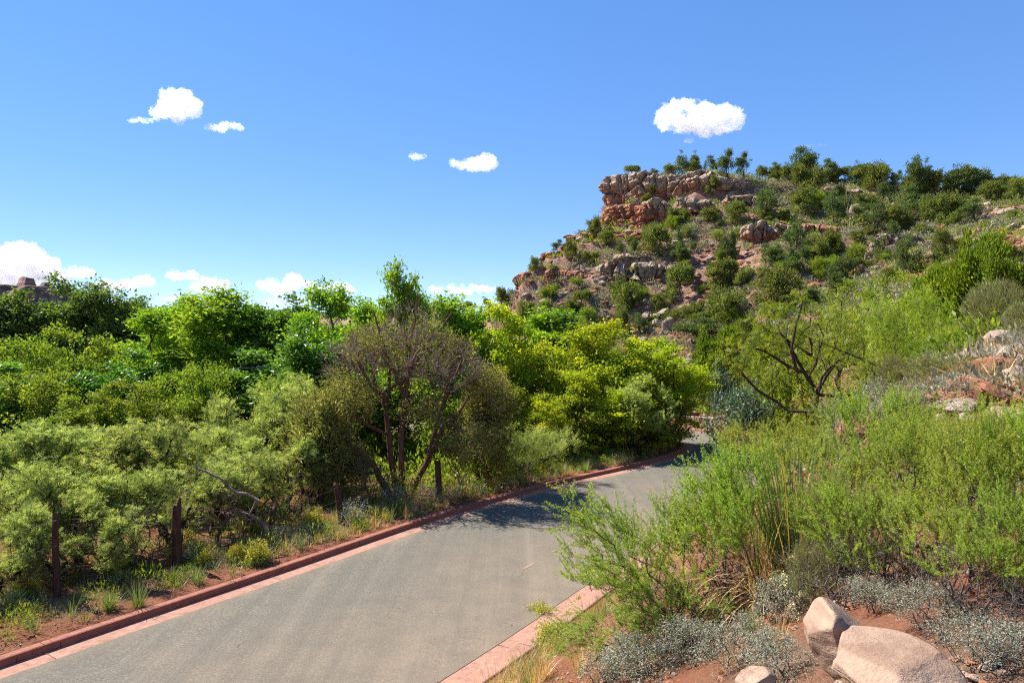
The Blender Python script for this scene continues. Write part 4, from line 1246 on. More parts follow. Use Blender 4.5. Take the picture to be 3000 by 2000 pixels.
# mesquite patches on the road side of the willows, and the long-armed acacia by the fence
p, sc = fit(1475, 31.8, 868, 170, 2.75, 1.5)
plant("mesquite_shrub", MESQ[1], p, "grey green mesquite leaning on the front of the willows", "shrub", None, 1.0, sc)
E_ARM = [(0, 0, 1.2, 1.5, 1.3, 0.8, 2), (1.1, -0.2, 1.4, 0.9, .6, 0.5, 1), (-0.8, 0, 1.0, .8, .8, .6, 1)]
ARM = feather_shrub(81, E_ARM, 7, 130, 16, 0.42, 0.055, L_MESQ, M_TWIG, 0.03, -0.5, 1.0, 7, 0.6, 0.004, 0.7, width=0.3, rc=0.08)
p, sc = fit(1195, 26.5, 985, 240, 2.0, 1.8)
plant("acacia_shrub", ARM, p, "pale acacia with long feathery arms by the far fence post", "shrub", None, 0.0, sc)
p, sc = fit(1120, 26.5, 1010, 120, 2.0, 1.8)
plant("acacia_shrub", ARM, p, "small pale acacia behind the leaning fence post", "shrub", None, 2.6, sc)

# ---- the old half-dead juniper
def old_juniper():
    r = np.random.default_rng(90)
    U = 0.00512                                        # metres per unit of the sketch below
    def pt(a, b, d=0.0): return [(a - 730) * U, d, (1500 - b) * U]
    st = [
        (-1, [pt(715, 1540), pt(690, 1430, .1), pt(655, 1250, .15), pt(640, 1100, .2), pt(622, 930, .2), pt(640, 800, .25), pt(648, 650, .3), pt(585, 560, .3), pt(510, 450, .3)]),
        (-1, [pt(745, 1540), pt(738, 1380, -.1), pt(735, 1200, -.2), pt(742, 1000, -.2), pt(765, 850, -.2), pt(785, 700, -.2), pt(790, 520, -.2), pt(830, 330, -.2), pt(845, 160, -.2)]),
        (-1, [pt(775, 1540, .1), pt(820, 1420, .2), pt(900, 1280, .2), pt(945, 1100, .3), pt(985, 950, .3), pt(1030, 800, .2), pt(1060, 640, .2), pt(1150, 470, .1)]),
        (-1, [pt(690, 1520, -.2), pt(600, 1370, -.3), pt(560, 1270, -.4), pt(440, 1190, -.5), pt(310, 1080, -.7), pt(200, 960, -.8)]),
        (4, [pt(560, 820, .6), pt(450, 775, .8), pt(340, 770, 1.0)]),
        (14, [pt(860, 470, -.5), pt(950, 540, -.6), pt(1010, 480, -.8), pt(1070, 420, -1.0)]),
        (14, [pt(900, 470, .3), pt(1000, 370, .5), pt(1060, 270, .6)]),
        (22, [pt(1130, 600, .6), pt(1240, 590, .9), pt(1330, 640, 1.0), pt(1400, 740, 1.1)]),
        (6, [pt(620, 480, -.3), pt(590, 350, -.5), pt(570, 270, -.6)]),
        (20, [pt(1030, 1010, -.7), pt(1120, 1000, -1.2), pt(1200, 1060, -1.6), pt(1270, 1180, -1.8)]),
        (3, [pt(520, 1000, -.8), pt(430, 900, -1.3), pt(330, 840, -1.6)]),
        (12, [pt(800, 850, -.9), pt(880, 780, -1.5)]),
    ]
    dead = np.array([pt(0, 0)] * 0 + [list(q) for q in in_ellipsoids(r, 520, [((760 - 730) * U, 0, (1500 - 560) * U, 460 * U, 1.9, 190 * U), ((450 - 730) * U, -.4, (1500 - 620) * U, 230 * U, 1.4, 160 * U), ((1060 - 730) * U, 0, (1500 - 650) * U, 230 * U, 1.5, 170 * U), ((820 - 730) * U, 0, (1500 - 380) * U, 200 * U, 1, 180 * U)], 0.5)])
    live = in_ellipsoids(r, 560, [((240 - 730) * U, -.3, (1500 - 980) * U, 190 * U, 1.5, 330 * U, 2.2), ((440 - 730) * U, -.9, (1500 - 880) * U, 200 * U, 1.2, 200 * U, 1.2), ((1300 - 730) * U, 0.4, (1500 - 780) * U, 170 * U, 1.5, 200 * U, 1.5), ((1180 - 730) * U, -.8, (1500 - 1060) * U, 200 * U, 1.2, 200 * U, 1.2), ((430 - 730) * U, 1.4, (1500 - 500) * U, 170 * U, .9, 150 * U, .7), ((850 - 730) * U, -.6, (1500 - 900) * U, 200 * U, .8, 110 * U, .35), ((330 - 730) * U, -.6, (1500 - 1260) * U, 230 * U, 1.3, 170 * U, 1.3), ((760 - 730) * U, .3, (1500 - 520) * U, 430 * U, 1.7, 190 * U, 1.6), ((730 - 730) * U, -.5, (1500 - 1400) * U, 120 * U, .8, 70 * U, .35)], 0.6, -0.2, 1.1)
    P, par, tip = grow(r, st, np.vstack([live, dead]), 0.33, 0.17, 0.12, 0.05)
    Rr = radii(P, par, 0.0095, 0.18)
    # the stems of the sketch stay stout
    k = 0
    for pi, pts in st:
        m = len(pts)
        lo = 0.115 if pi < 0 else 0.055
        Rr[k:k + m] = np.clip(Rr[k:k + m], np.linspace(lo, 0.02, m), np.linspace(lo * 1.15, 0.03, m)); k += m
    gw = Geo(); tubes(gw, P, par, Rr, 7, 0.011)
    gd = Geo(); tubes(gd, P, par, np.where(Rr < 0.0135, Rr, 0), 4, 0.001)
    # hair of short dead twigs
    td = P[tip[len(live):]]
    n = len(td) * 5
    B = np.repeat(td, 5, 0) + r.normal(size=(n, 3)) * 0.05
    D = unit(np.repeat(td - np.array([0, 0, 2.2]), 5, 0) * 0.35 + rand_dirs(r, n) * 0.9)
    S = side_of(r, D); L = r.uniform(.15, .50, n)
    for sd in (S, np.cross(D, S)):
        kites(gd, B, D, sd, L, 0.017, r.random(n))
    gl = Geo()
    tl = P[tip[:len(live)]]
    m = 44; n = len(tl) * m
    off = r.normal(size=(n, 3)) * 0.13
    C = np.repeat(tl, m, 0) + off
    D = unit(unit(np.repeat(tl - np.array([0, 0, 2.6]), m, 0)) * 0.5 + unit(off) * 0.4 + rand_dirs(r, n) * 0.6 + np.array([0, 0, -0.1]))
    S = side_of(r, D); s = r.uniform(.6, 1.25, n)
    ct = np.clip(np.repeat(np.clip(r.normal(0.5, 0.22, len(tl)), 0, 1), m) * 0.55 + r.random(n) * 0.45, 0, 1)
    kites(gl, C, D, S, 0.14 * s, 0.034 * s, ct); kites(gl, C, D, np.cross(D, S), 0.14 * s, 0.034 * s, ct)
    return [gl.mesh("crown", L_JUNO, False), gw.mesh("trunk", M_BARK_RED, True), gd.mesh("dead_twigs", M_DEAD, False)]
pj = at(921, 23.3)
plant("juniper_tree", old_juniper(), pj, "big old juniper, half dead, with many red stems and grey twigs, beside the kerb", "tree")

# ---- junipers and pinyons of the hill
def J(seed, kind):
    if kind == 'round':
        E = [(0, 0, 1.7, 1.5, 1.5, 1.35, 3), (.5, .2, 2.6, .9, .9, .8, 1), (-.6, -.1, 2.3, .8, .8, .8, 1), (0, 0, .8, 1.35, 1.35, .6, 1)]
        return conifer(seed, 3.4, E, 105, 36, 0.15, 0.30, 0.07, L_JUN, M_BARK, 3, 0.10, 0.02, 1.1, 1.2, dead=14)
    if kind == 'pinyon':
        E = [(0, 0, 2.0, 1.25, 1.25, 1.2, 2), (.1, 0, 3.4, .8, .8, 1.0, 1.2), (0, 0, 4.5, .42, .42, .7, .6), (.9, .1, 2.8, .6, .6, .6, .7), (-.8, .2, 2.4, .7, .7, .6, .7)]
        return conifer(seed, 5.2, E, 90, 30, 0.16, 0.27, 0.065, L_PIN, M_BARK_DARK, 1, 0.11, 0.06, 1.2, 4.2, dead=18)
    if kind == 'open':
        E = [(0, 0, 2.6, 1.5, 1.5, .8, 2), (.9, .3, 3.3, .7, .7, .55, 1), (-1.0, -.1, 3.0, .7, .7, .6, 1), (.2, 0, 3.9, .6, .6, .5, .8), (-.4, .3, 1.6, .9, .9, .5, .6)]
        return conifer(seed, 4.4, E, 80, 30, 0.15, 0.26, 0.07, L_PIN, M_BARK_DARK, 2, 0.10, 0.05, 1.3, 2.6, dead=30)
    if kind == 'bush':
        E = [(0, 0, .8, 1.1, 1.1, .75, 3), (.4, .2, 1.3, .6, .6, .5, 1), (-.5, 0, 1.1, .6, .6, .5, 1)]
        return conifer(seed, 1.8, E, 75, 28, 0.13, 0.24, 0.06, L_JUN, M_BARK, 4, 0.06, 0.0, 1.4, .6, dead=10)
    if kind == 'snag':
        gw, P, par, tip, att, r = bare_twigs(seed, [(0, 0, 2.6, .9, .9, 1.6, 1), (.3, 0, 1.4, .8, .8, .7, .6)], 1, 60, 0.09, 0.012, 0.3, 0.14)
        return [gw.mesh("trunk", M_DEAD, True)]
    E = [(0, 0, 1.2, 1.5, 1.5, .8, 3), (.8, .2, 1.9, .8, .8, .5, 1), (-.8, 0, 1.7, .8, .8, .5, 1)]
    return feather_shrub(seed, E, 5, 110, 12, 0.36, 0.13, L_OLIVE, M_TWIG, 0.05, -0.2, 1.0, 3, 0.4, 0.006, 1.0, width=0.4, rc=0.14)
HK = {'round': ([J(101 + k, 'round') for k in range(3)], 3.4, 1.6, "juniper_tree", "tree", "round juniper"),
      'pinyon': ([J(111 + k, 'pinyon') for k in range(3)], 5.2, 1.35, "pinyon_tree", "tree", "pointed pinyon"),
      'open': ([J(121 + k, 'open') for k in range(2)], 4.4, 1.7, "pinyon_tree", "tree", "open-crowned pinyon"),
      'bush': ([J(131 + k, 'bush') for k in range(2)], 1.8, 1.2, "juniper_shrub", "shrub", "low juniper bush"),
      'snag': ([J(141 + k, 'snag') for k in range(2)], 4.2, 1.0, "dead_tree", "tree", "bare dead snag"),
      'oak': ([J(151 + k, 'oak') for k in range(2)], 2.3, 1.6, "scrub_oak", "shrub", "olive scrub oak")}
Z4 = [  # from an enlargement of the cliff area: x, foot, height, width, kind
    (1060, 262, 78, 110, 'round'), (950, 310, 60, 110, 'bush'), (1150, 250, 45, 55, 'open'), (1215, 250, 50, 70, 'open'), (1330, 245, 80, 110, 'round'), (1410, 240, 175, 90, 'pinyon'), (1490, 240, 165, 90, 'pinyon'), (1470, 250, 100, 130, 'round'), (1600, 232, 135, 100, 'pinyon'), (1720, 350, 225, 150, 'open'), (1830, 310, 180, 120, 'open'),
    (2000, 300, 110, 140, 'round'), (2060, 300, 130, 120, 'open'), (2140, 280, 150, 60, 'snag'), (2240, 300, 220, 180, 'open'), (2270, 425, 210, 210, 'round'),
    (555, 775, 95, 100, 'open'), (392, 935, 100, 80, 'round'), (800, 690, 125, 110, 'round'), (640, 835, 110, 90, 'bush'), (980, 830, 95, 60, 'pinyon'), (1080, 865, 170, 80, 'pinyon'), (1230, 835, 200, 200, 'round'), (1385, 880, 250, 70, 'pinyon'), (1395, 885, 120, 150, 'open'), (1610, 420, 125, 110, 'round'), (1380, 615, 115, 140, 'round'), (1785, 625, 160, 150, 'round'), (1690, 890, 225, 110, 'pinyon'), (1752, 890, 250, 60, 'pinyon'),
    (1985, 570, 240, 130, 'pinyon'), (1690, 1045, 180, 180, 'round'), (1390, 1105, 205, 190, 'round'), (1010, 1225, 240, 190, 'round'), (335, 1300, 155, 130, 'round'), (1000, 1395, 200, 120, 'round'), (1110, 1395, 160, 150, 'open'), (1350, 1275, 85, 120, 'bush'), (1240, 1205, 115, 110, 'round'), (1700, 1285, 235, 260, 'round'), (2060, 1205, 270, 310, 'round'), (1520, 1255, 75, 80, 'bush'), (1530, 1435, 165, 330, 'open'), (2000, 905, 150, 170, 'open'), (2160, 965, 190, 140, 'pinyon'), (150, 1065, 50, 40, 'open'), (228, 1062, 50, 50, 'open'), (195, 1245, 175, 130, 'round'), (1830, 720, 70, 90, 'bush'), (1450, 700, 60, 80, 'bush'), (760, 1290, 100, 120, 'oak'), (520, 950, 60, 70, 'bush'), (900, 690, 50, 70, 'bush'), (1160, 480, 55, 80, 'bush'), (1200, 430, 60, 90, 'bush'), (1630, 1180, 120, 110, 'round'), (1850, 1010, 90, 100, 'bush')]
Z5 = [  # enlargement of the right-hand slope
    (850, 280, 195, 170, 'pinyon'), (1010, 335, 175, 150, 'pinyon'), (1090, 330, 110, 120, 'round'), (1220, 325, 160, 150, 'pinyon'), (1345, 385, 175, 190, 'round'), (1490, 320, 115, 80, 'open'), (1590, 460, 290, 190, 'open'), (1670, 450, 250, 110, 'pinyon'), (1755, 440, 175, 140, 'round'), (1895, 445, 235, 190, 'pinyon'), (2020, 445, 200, 200, 'round'), (2110, 380, 90, 90, 'bush'), (2235, 385, 115, 130, 'round'), (2320, 470, 150, 150, 'round'),
    (1050, 640, 240, 190, 'open'), (1145, 640, 310, 70, 'snag'), (1330, 695, 205, 180, 'open'), (1480, 655, 160, 200, 'round'), (1560, 600, 250, 200, 'pinyon'), (1720, 605, 200, 160, 'round'), (1850, 585, 200, 200, 'round'), (2000, 605, 165, 200, 'open'), (2130, 470, 130, 160, 'round'), (2280, 590, 70, 120, 'bush'), (2240, 480, 130, 150, 'round'), (1545, 955, 275, 190, 'pinyon'), (1375, 880, 100, 110, 'bush'), (1220, 930, 80, 200, 'bush'), (1060, 1055, 200, 150, 'pinyon'), (940, 965, 120, 150, 'oak'), (890, 870, 110, 150, 'round'), (1010, 950, 100, 160, 'oak'), (1200, 870, 120, 130, 'oak'), (630, 910, 150, 160, 'open'), (765, 965, 170, 140, 'pinyon'), (1640, 690, 70, 140, 'bush'), (1790, 845, 190, 130, 'round'), (1930, 800, 100, 130, 'oak'), (1760, 1010, 120, 140, 'oak'), (1640, 1090, 110, 120, 'oak'), (1440, 1060, 80, 120, 'bush'), (400, 700, 60, 90, 'bush'), (560, 560, 60, 110, 'bush'), (700, 580, 70, 80, 'bush'), (500, 690, 90, 150, 'bush'), (1100, 520, 90, 110, 'bush'), (1250, 620, 80, 100, 'bush'), (1880, 540, 90, 130, 'round'),
    (250, 1060, 190, 190, 'round'), (140, 1460, 190, 260, 'open'), (420, 1430, 170, 170, 'round'), (330, 1310, 110, 140, 'oak'), (900, 1180, 140, 150, 'pinyon'), (620, 1270, 110, 190, 'oak'), (1280, 1180, 110, 120, 'oak'), (1430, 1160, 90, 90, 'bush'), (1560, 1230, 130, 130, 'oak'), (60, 1280, 130, 150, 'round'), (0, 1000, 130, 150, 'round'), (560, 1430, 130, 150, 'oak')]
hill = [(1097.6 + a / 3, 313.6 + b / 3, h / 3, w / 3, k) for a, b, h, w, k in Z4] + [(1568 + a / 3, 313.6 + b / 3, h / 3, w / 3, k) for a, b, h, w, k in Z5]
# low spur behind the willows and a few more along its skyline
hill += [(1120, 690, 22, 20, 'round'), (1160, 682, 22, 24, 'round'), (1075, 705, 26, 34, 'round'), (1010, 712, 20, 36, 'round'), (960, 716, 20, 36, 'round'), (690, 728, 24, 40, 'round'), (640, 735, 22, 40, 'round'), (600, 738, 20, 34, 'round'), (720, 722, 18, 30, 'bush'), (575, 742, 18, 30, 'round'), (1210, 735, 30, 44, 'bush'), (1260, 760, 34, 50, 'round'), (1180, 770, 34, 50, 'round'), (1320, 770, 34, 60, 'oak'), (1460, 850, 60, 60, 'round'), (1410, 850, 46, 60, 'oak'), (1640, 860, 70, 80, 'round'), (1600, 900, 60, 70, 'round'), (1700, 880, 70, 90, 'open'), (1760, 860, 80, 90, 'round')]
# the crowd of junipers on the right-hand slope
rx = random.Random(44)
for _ in range(62):
    x = rx.uniform(1780, 2360); y = rx.uniform(440, 700)
    if y < 455 + (x - 1800) * .0: continue
    k = rx.choice(['round', 'round', 'open', 'pinyon', 'bush', 'bush', 'oak', 'oak'])
    h = {'round': 50, 'open': 58, 'pinyon': 66, 'bush': 28, 'oak': 34}[k] * rx.uniform(.7, 1.2)
    hill.append((x, y, h, h * {'round': .95, 'open': .8, 'pinyon': .55, 'bush': 1.4, 'oak': 1.3}[k], k))
for x in range(1790, 2352, 27):
    k = rx.choice(['round', 'round', 'bush', 'open', 'pinyon'])
    y = np.interp(x, [1650, 1750, 1900, 2100, 2352], [408, 414, 424, 440, 452]) + rx.uniform(-4, 8)
    h = {'round': 46, 'open': 50, 'pinyon': 58, 'bush': 26}[k] * rx.uniform(.7, 1.25)
    hill.append((x + rx.uniform(-9, 9), y, h, h * {'round': 1.05, 'open': .9, 'pinyon': .55, 'bush': 1.5}[k], k))
for _ in range(56):
    x = rx.uniform(1240, 1800); y = rx.uniform(np.interp(x, [1240, 1400, 1800], [690, 560, 470]), 760)
    k = rx.choice(['round', 'bush', 'bush', 'oak', 'oak'])
    h = {'round': 34, 'bush': 20, 'oak': 24}[k] * rx.uniform(.7, 1.2)
    hill.append((x, y, h, h * 1.25, k))
rows = {}
for x, yb, h, w, k in hill:
    q = ray_ground(x, yb, 34 if x > 1500 else 60, 330)
    if yb < 425: band = "along the skyline of the ridge"
    elif q[1] > 150: band = "on the far low ridge"
    elif yb < 500: band = "just below the skyline"
    elif yb < 575: band = "level with the upper red ledges"
    elif yb < 650: band = "across the middle of the slope"
    elif yb < 730: band = "on the lower slope"
    else: band = "at the foot of the slope"
    rows.setdefault((k, band), []).append((x, q, h, w))
cnt = 0
for (k, band), items in rows.items():
    models, Hn, Rn, nm, cat, word = HK[k]
    items.sort(key=lambda t: t[0])
    for i, (x, q, h, w) in enumerate(items):
        lab = "%s %s" % (word, band) if len(items) == 1 else "%s %s, %s from the left" % (word, band, ordinal(i + 1))
        if len(items) == 1: lab = "only " + lab
        sz = h / FOC * q[1] * 1.12 / Hn; sw = w / FOC * q[1] * 0.54 / Rn
        plant(nm, models[cnt % len(models)], q - np.array([0, 0, 0.12]), lab, cat, "junipers and pinyons on the hill", rp.uniform(0, 6.28), (sw, sw, sz))
        cnt += 1
# ------------------------------------------------------------------ ground cover of the hill and the valley: scrub, scree, grass
def scatter_hill(r, n, x0, x1, y0, y1, Ymin, gap, sc=0.06):
    """points on the slope spread evenly over the picture of it, thinned into patches"""
    out = []
    X = r.uniform(x0, x1, n * 2); 
    U = (X - 1176) / FOC
    Yd = Ymin + (128 - Ymin) * r.random(n * 2) ** 0.8
    x = U * Yd
    z = zfun(x, Yd)
    P = np.stack([x, Yd, z], 1)
    k = vnoise(P * sc + 3.3) > gap
    o = road_off(x, Yd)
    k &= (o > 8.6) | (o < -1.0)
    return P[k][:n]

def clumps(name, P, r, mat, size, per, leaf, aspect, label=None, hgt=0.6, dens=None, upb=0.5):
    """many low bushes as one sheet of ground cover"""
    g = Geo()
    n = len(P)
    s = size * np.exp(r.normal(size=n) * 0.35)
    C = np.repeat(P, per, 0); S_ = np.repeat(s, per)
    d = rand_dirs(r, len(C), 0.15); d[:, 2] = np.abs(d[:, 2])
    C = C + d * (S_ * r.random(len(C)) ** 0.4)[:, None] * np.array([1, 1, hgt])
    D = unit(d * 0.8 + rand_dirs(r, len(C)) * 0.7 + np.array([0, 0, upb]))
    L = leaf * np.repeat(np.clip(s / size, .6, 1.6), per) * r.uniform(.6, 1.3, len(C))
    t = np.clip(np.repeat(np.clip(r.normal(.5, .25, n), 0, 1), per) * .65 + r.random(len(C)) * .35, 0, 1)
    kites(g, C, D, side_of(r, D), L, L * aspect, t)
    o = link(name, g.mesh(name, mat, False))
    tag(o, label, None, None, 'stuff')
    return o

rs = np.random.default_rng(501)
clumps("scrub", scatter_hill(rs, 10500, 1130, 2420, 400, 950, 48, -0.45), rs, L_SCRUB, 0.52, 60, 0.19, 0.45, None, .8)
clumps("scrub", scatter_hill(rs, 2300, 1130, 2420, 400, 950, 46, -0.05, 0.09), rs, L_OLIVE, 0.55, 56, 0.20, 0.45, None, .85)
clumps("scrub", scatter_hill(rs, 500, 1130, 2420, 400, 950, 46, 0.0, 0.07), rs, L_JUN, 0.85, 170, 0.24, 0.30, None, 1.0, .7)
clumps("dry_grass", scatter_hill(rs, 2600, 1130, 2420, 400, 950, 46, -0.1, 0.13), rs, L_STRAW, 0.28, 20, 0.22, 0.12, None, 0.9, 1.2)

def rubble(name, P, r, lo, hi, mat, sub=1, power=2.6, flat=0.65):
    g = Geo()
    lib = [stone(r, max(sub, 2) if hi > .3 else sub, (1, 1, 1), 0.10, 13, 0.0) for _ in range(12)]
    n = len(P)
    sz = lo + (hi - lo) * r.random(n) ** power
    for k in range(12):
        idx = np.nonzero(np.arange(n) % 12 == k)[0]
        V, F = lib[k]
        a = r.random(len(idx)) * 6.283; c, s = np.cos(a), np.sin(a)
        sx = sz[idx] * r.uniform(.8, 1.4, len(idx)); sy = sz[idx] * r.uniform(.7, 1.1, len(idx)); szz = sz[idx] * flat * r.uniform(.7, 1.3, len(idx))
        vx = V[None, :, 0] * sx[:, None]; vy = V[None, :, 1] * sy[:, None]
        W = np.stack([vx * c[:, None] - vy * s[:, None], vx * s[:, None] + vy * c[:, None], V[None, :, 2] * szz[:, None]], 2) + P[idx][:, None, :] + np.array([0, 0, 1.0]) * (szz * 0.25)[:, None, None]
        FF = (np.arange(len(idx)) * len(V))[:, None, None] + F[None]
        g.add(W.reshape(-1, 3), None, FF.reshape(-1, 3), np.repeat(r.uniform(0.15, 1.0, len(idx)), len(V)))
    o = link(name, g.mesh(name, mat, False))
    tag(o, None, None, None, 'stuff')
    return o

def loose_rock_material():
    k = NT("loose_rock")
    P = k.coord()
    n2 = k.noise(3.0, 5, 0.7); n3 = k.noise(24, 4, 0.7)
    tan = k.ramp(n2, [(0.3, (0.20, 0.145, 0.11)), (0.7, (0.40, 0.31, 0.24))])
    red = k.ramp(n2, [(0.3, (0.18, 0.062, 0.032)), (0.7, (0.40, 0.175, 0.095))])
    c = k.mix(k.ramp(k.attr(), [(0.50, 0.0), (0.70, 1.0)]), red, tan)
    c = k.mix(k.math('MULTIPLY', n3, 0.3), c, (0.13, 0.10, 0.085))
    k.principled(c, 0.95, k.bump(k.math('ADD', n2, n3), 0.6, 0.05), 0.1)
    return k.m
M_LOOSE = loose_rock_material()
# the nearer right bank
def scatter_bank(r, n, gap, Ymin=8, Ymax=50):
    Yd = r.uniform(Ymin, Ymax, n * 3); U = r.uniform(.28, .80, n * 3)
    x = U * Yd; P = np.stack([x, Yd, zfun(x, Yd)], 1)
    k = (road_off(x, Yd) > 8.8) & (vnoise(P * .22 + 1.1) > gap)
    return P[k][:n]
clumps("scrub", scatter_bank(rs, 1100, -.3), rs, L_SCRUB, 0.36, 90, 0.085, 0.3)
clumps("scrub", scatter_bank(rs, 900, -.1, 12), rs, L_OLIVE, 0.48, 100, 0.09, 0.36, None, .9)
clumps("dry_grass", scatter_bank(rs, 900, -.2), rs, L_STRAW, 0.22, 26, 0.17, 0.06, None, 0.9, 1.4)
rubble("scree", scatter_bank(rs, 2500, -.4), rs, 0.04, 0.45, M_LOOSE, 1, 3.6)
rubble("scree", scatter_hill(rs, 9500, 1130, 2420, 400, 950, 46, -0.45, 0.11), rs, 0.10, 0.85, M_LOOSE, 1, 3.2)

# ---- boulders on the hill: things
def boulder(name, x, y, w, h, label, seed, mat, Y0=34, sub=4, Y=None, dark=0.8, sink=0.25, yaw=0.0, sq=0.9, group=None):
    r = np.random.default_rng(seed)
    q = ray_ground(x, y, Y0) if Y is None else at(x, Y)
    s = q[1] / FOC
    V, F = stone(r, sub, (w * s / 2, w * s / 2 * sq, h * s / 2 * 1.15), 0.15, 9, 0.05)
    ca, sa = math.cos(yaw), math.sin(yaw)
    me = make_mesh(name, V, [F], [mat], np.full(len(V), dark), None, True)
    o = link(name, me, None, (q[0], q[1], q[2] + h * s / 2 * (1 - 2 * sink) ), (0, 0, yaw))
    tag(o, label, "rock", group)
    return o
for i, (x, y, w, h, lab) in enumerate([
    (2262, 487, 32, 22, "rounded boulder perched high at the right of the slope"),
    (2310, 496, 46, 18, "flat pale boulder near the right edge of the ridge"),
    (1968, 494, 34, 38, "dark upright boulder behind the tall bare snag"),
    (1855, 462, 44, 18, "low pale boulder under the skyline pinyons"),
    (1900, 440, 30, 12, "thin slab on the skyline between two pinyons"),
    (2165, 524, 24, 14, "small pinkish boulder above the twin grey outcrops"),
    (2188, 534, 22, 12, "small tan boulder right of the twin grey outcrops"),
    (2212, 556, 44, 18, "brown slab below the rounded perched boulder"),
    (2148, 632, 22, 18, "dark round boulder in the right middle of the slope"),
    (1700, 712, 42, 52, "leaning grey boulder standing on edge below the slope's middle"),
    (1535, 764, 40, 44, "large dark boulder in shade above the road bend"),
    (1510, 752, 30, 24, "dark boulder left above the large shaded one"),
    (1528, 728, 50, 30, "grey ledge boulder above the pair of dark boulders"),
    (1250, 700, 26, 18, "small grey boulder under the left red ledge"),
    (1330, 705, 22, 16, "grey boulder in sage under the centre ledge"),
    (1370, 690, 24, 18, "block fallen from the centre ledge"),
    (1860, 642, 30, 16, "long pale boulder in the middle of the slope"),
    (1700, 770, 34, 20, "pale boulder beside the dark gnarled mesquite"),
    (1480, 700, 18, 16, "orange block beneath the centre ledge's right end"),
]):
    boulder("boulder", x, y, w, h, lab, 600 + i, M_ROCK, 34 if x > 1600 else 58, 3, None, 0.9)

# ------------------------------------------------------------------ the verge left of the road
def along(s, o):
    """ground point at arc length s and offset o from the left kerb"""
    s = np.atleast_1d(s); o = np.atleast_1d(o)
    x = np.interp(s, LS, LINE[:, 0]) + np.interp(s, LS, LNORM[:, 0]) * o
    y = np.interp(s, LS, LINE[:, 1]) + np.interp(s, LS, LNORM[:, 1]) * o
    return np.stack([x, y, zfun(x, y)], -1)
S0 = float(LS[np.argmin(np.hypot(LINE[:, 0] + 11, LINE[:, 1] - 7.2))])
S30 = float(LS[np.argmin(np.hypot(LINE[:, 0] - 5.9, LINE[:, 1] - 30.0))])

def grass_field(name, P, r, mat, L, W, per, spread, lo=0.0, hi=1.0):
    g = Geo()
    for p in P:
        h = Geo(); blades(h, r, per, 0.07, L * math.exp(r.normal() * 0.3), W, spread, lo, hi, 3, 0.7)
        g.add(np.concatenate(h.v) + p, np.concatenate(h.q), None, np.concatenate(h.tt))
    o = link(name, g.mesh(name, mat, False)); tag(o, None, None, None, 'stuff')
    return o
rv = np.random.default_rng(700)
def verge_pts(n, smin, smax, omin, omax):
    s = rv.uniform(smin, smax, n); o = -rv.uniform(omin ** .5, omax ** .5, n) ** 2
    return along(s, o)
grass_field("grass", verge_pts(330, S0, S30 + 6, 0.45, 3.2), rv, L_GRASS, 0.34, 0.010, 26, 0.45)
grass_field("grass", verge_pts(260, S0 + 10, S30 + 6, 0.35, 3.0), rv, L_STRAW, 0.36, 0.008, 26, 0.42)
clumps("scrub", verge_pts(420, S0, S30 + 8, 0.7, 5.0), rv, L_OLIVE, 0.26, 120, 0.075, 0.2, None, 1.0, 0.9)
clumps("scrub", verge_pts(300, S0, S30 + 8, 0.6, 6.0), rv, L_SCRUB, 0.24, 120, 0.065, 0.2, None, 1.0, 0.9)
clumps("leaf_litter", verge_pts(900, S0, S30 + 6, 0.25, 6.0), rv, L_STRAW, 0.20, 16, 0.05, 0.12, None, 0.12, 0.0)
# green undergrowth in the depths of the valley, where the belt closes
bx = rv.uniform(-26, 9, 1500); by = rv.uniform(24, 54, 1500)
ok = road_off(bx, by) < -1.2
P_ = np.stack([bx, by, zfun(bx, by)], 1)[ok & (bx / by > -0.8)]
clumps("undergrowth", P_, rv, L_OLIVE, 0.8, 70, 0.15, 0.5, None, 1.2, 0.5)
bx = rv.uniform(-22, 2, 260); by = rv.uniform(13, 27, 260)
ok = (road_off(bx, by) < -3.2)
P_ = np.stack([bx, by, zfun(bx, by)], 1)[ok]
clumps("undergrowth", P_, rv, L_MESQ, 0.40, 80, 0.085, 0.25, None, 1.0, 0.7)

# stones
P_ = verge_pts(500, S0, S30 + 6, 0.3, 4.0); rubble("gravel", P_, rv, 0.012, 0.10, M_LOOSE, 1, 4.0)

rubble("gravel", along(rv.uniform(S0, S30 + 6, 520), rv.uniform(-.15, .62, 520) ** 1) + np.array([0, 0, .10 * 0]), rv, 0.004, 0.016, M_LOOSE, 1, 2.5)
rubble("gravel", along(rv.uniform(S0, S30, 420), 6.45 - np.abs(rv.normal(size=420)) * .5) * np.array([1, 1, 0]) + np.array([0, 0, .022]), rv, 0.004, 0.016, M_LOOSE, 1, 2.5)
# dry bushes in the thicket
DRY = []
for k_ in range(2):
    gw_, *_r = bare_twigs(795 + k_, [(0, 0, .9, .9, .8, .6, 2), (.3, 0, 1.4, .5, .5, .4, 1)], 6, 260, 0.035, 0.005, 0.12, 0.22)
    DRY.append([gw_.mesh("twigs", M_BARK, True)])
for k_, (x, Y, yt, w, lab) in enumerate([(330, 15.6, 1150, 150, "leafless dark bush left of the second tall post"), (500, 17.3, 1110, 150, "leafless bush under the crooked limb"), (210, 14.8, 1190, 150, "leafless dark bush between the two tall posts"), (60, 13.9, 1240, 140, "leafless bush at the left edge beside the first post"), (680, 20.2, 1060, 120, "leafless bush left of the leaning post"), (850, 21.8, 1040, 120, "leafless twigs at the old juniper's left foot"), (1060, 24.2, 1010, 120, "leafless twigs between the stub post and the leaning post")]):
    p, sc = fit(x, Y, yt, w, 1.7, .9)
    plant("dead_bush", DRY[k_ % 2], p, lab, "shrub", "leafless bushes in the thicket", rp.uniform(0, 6.28), sc)
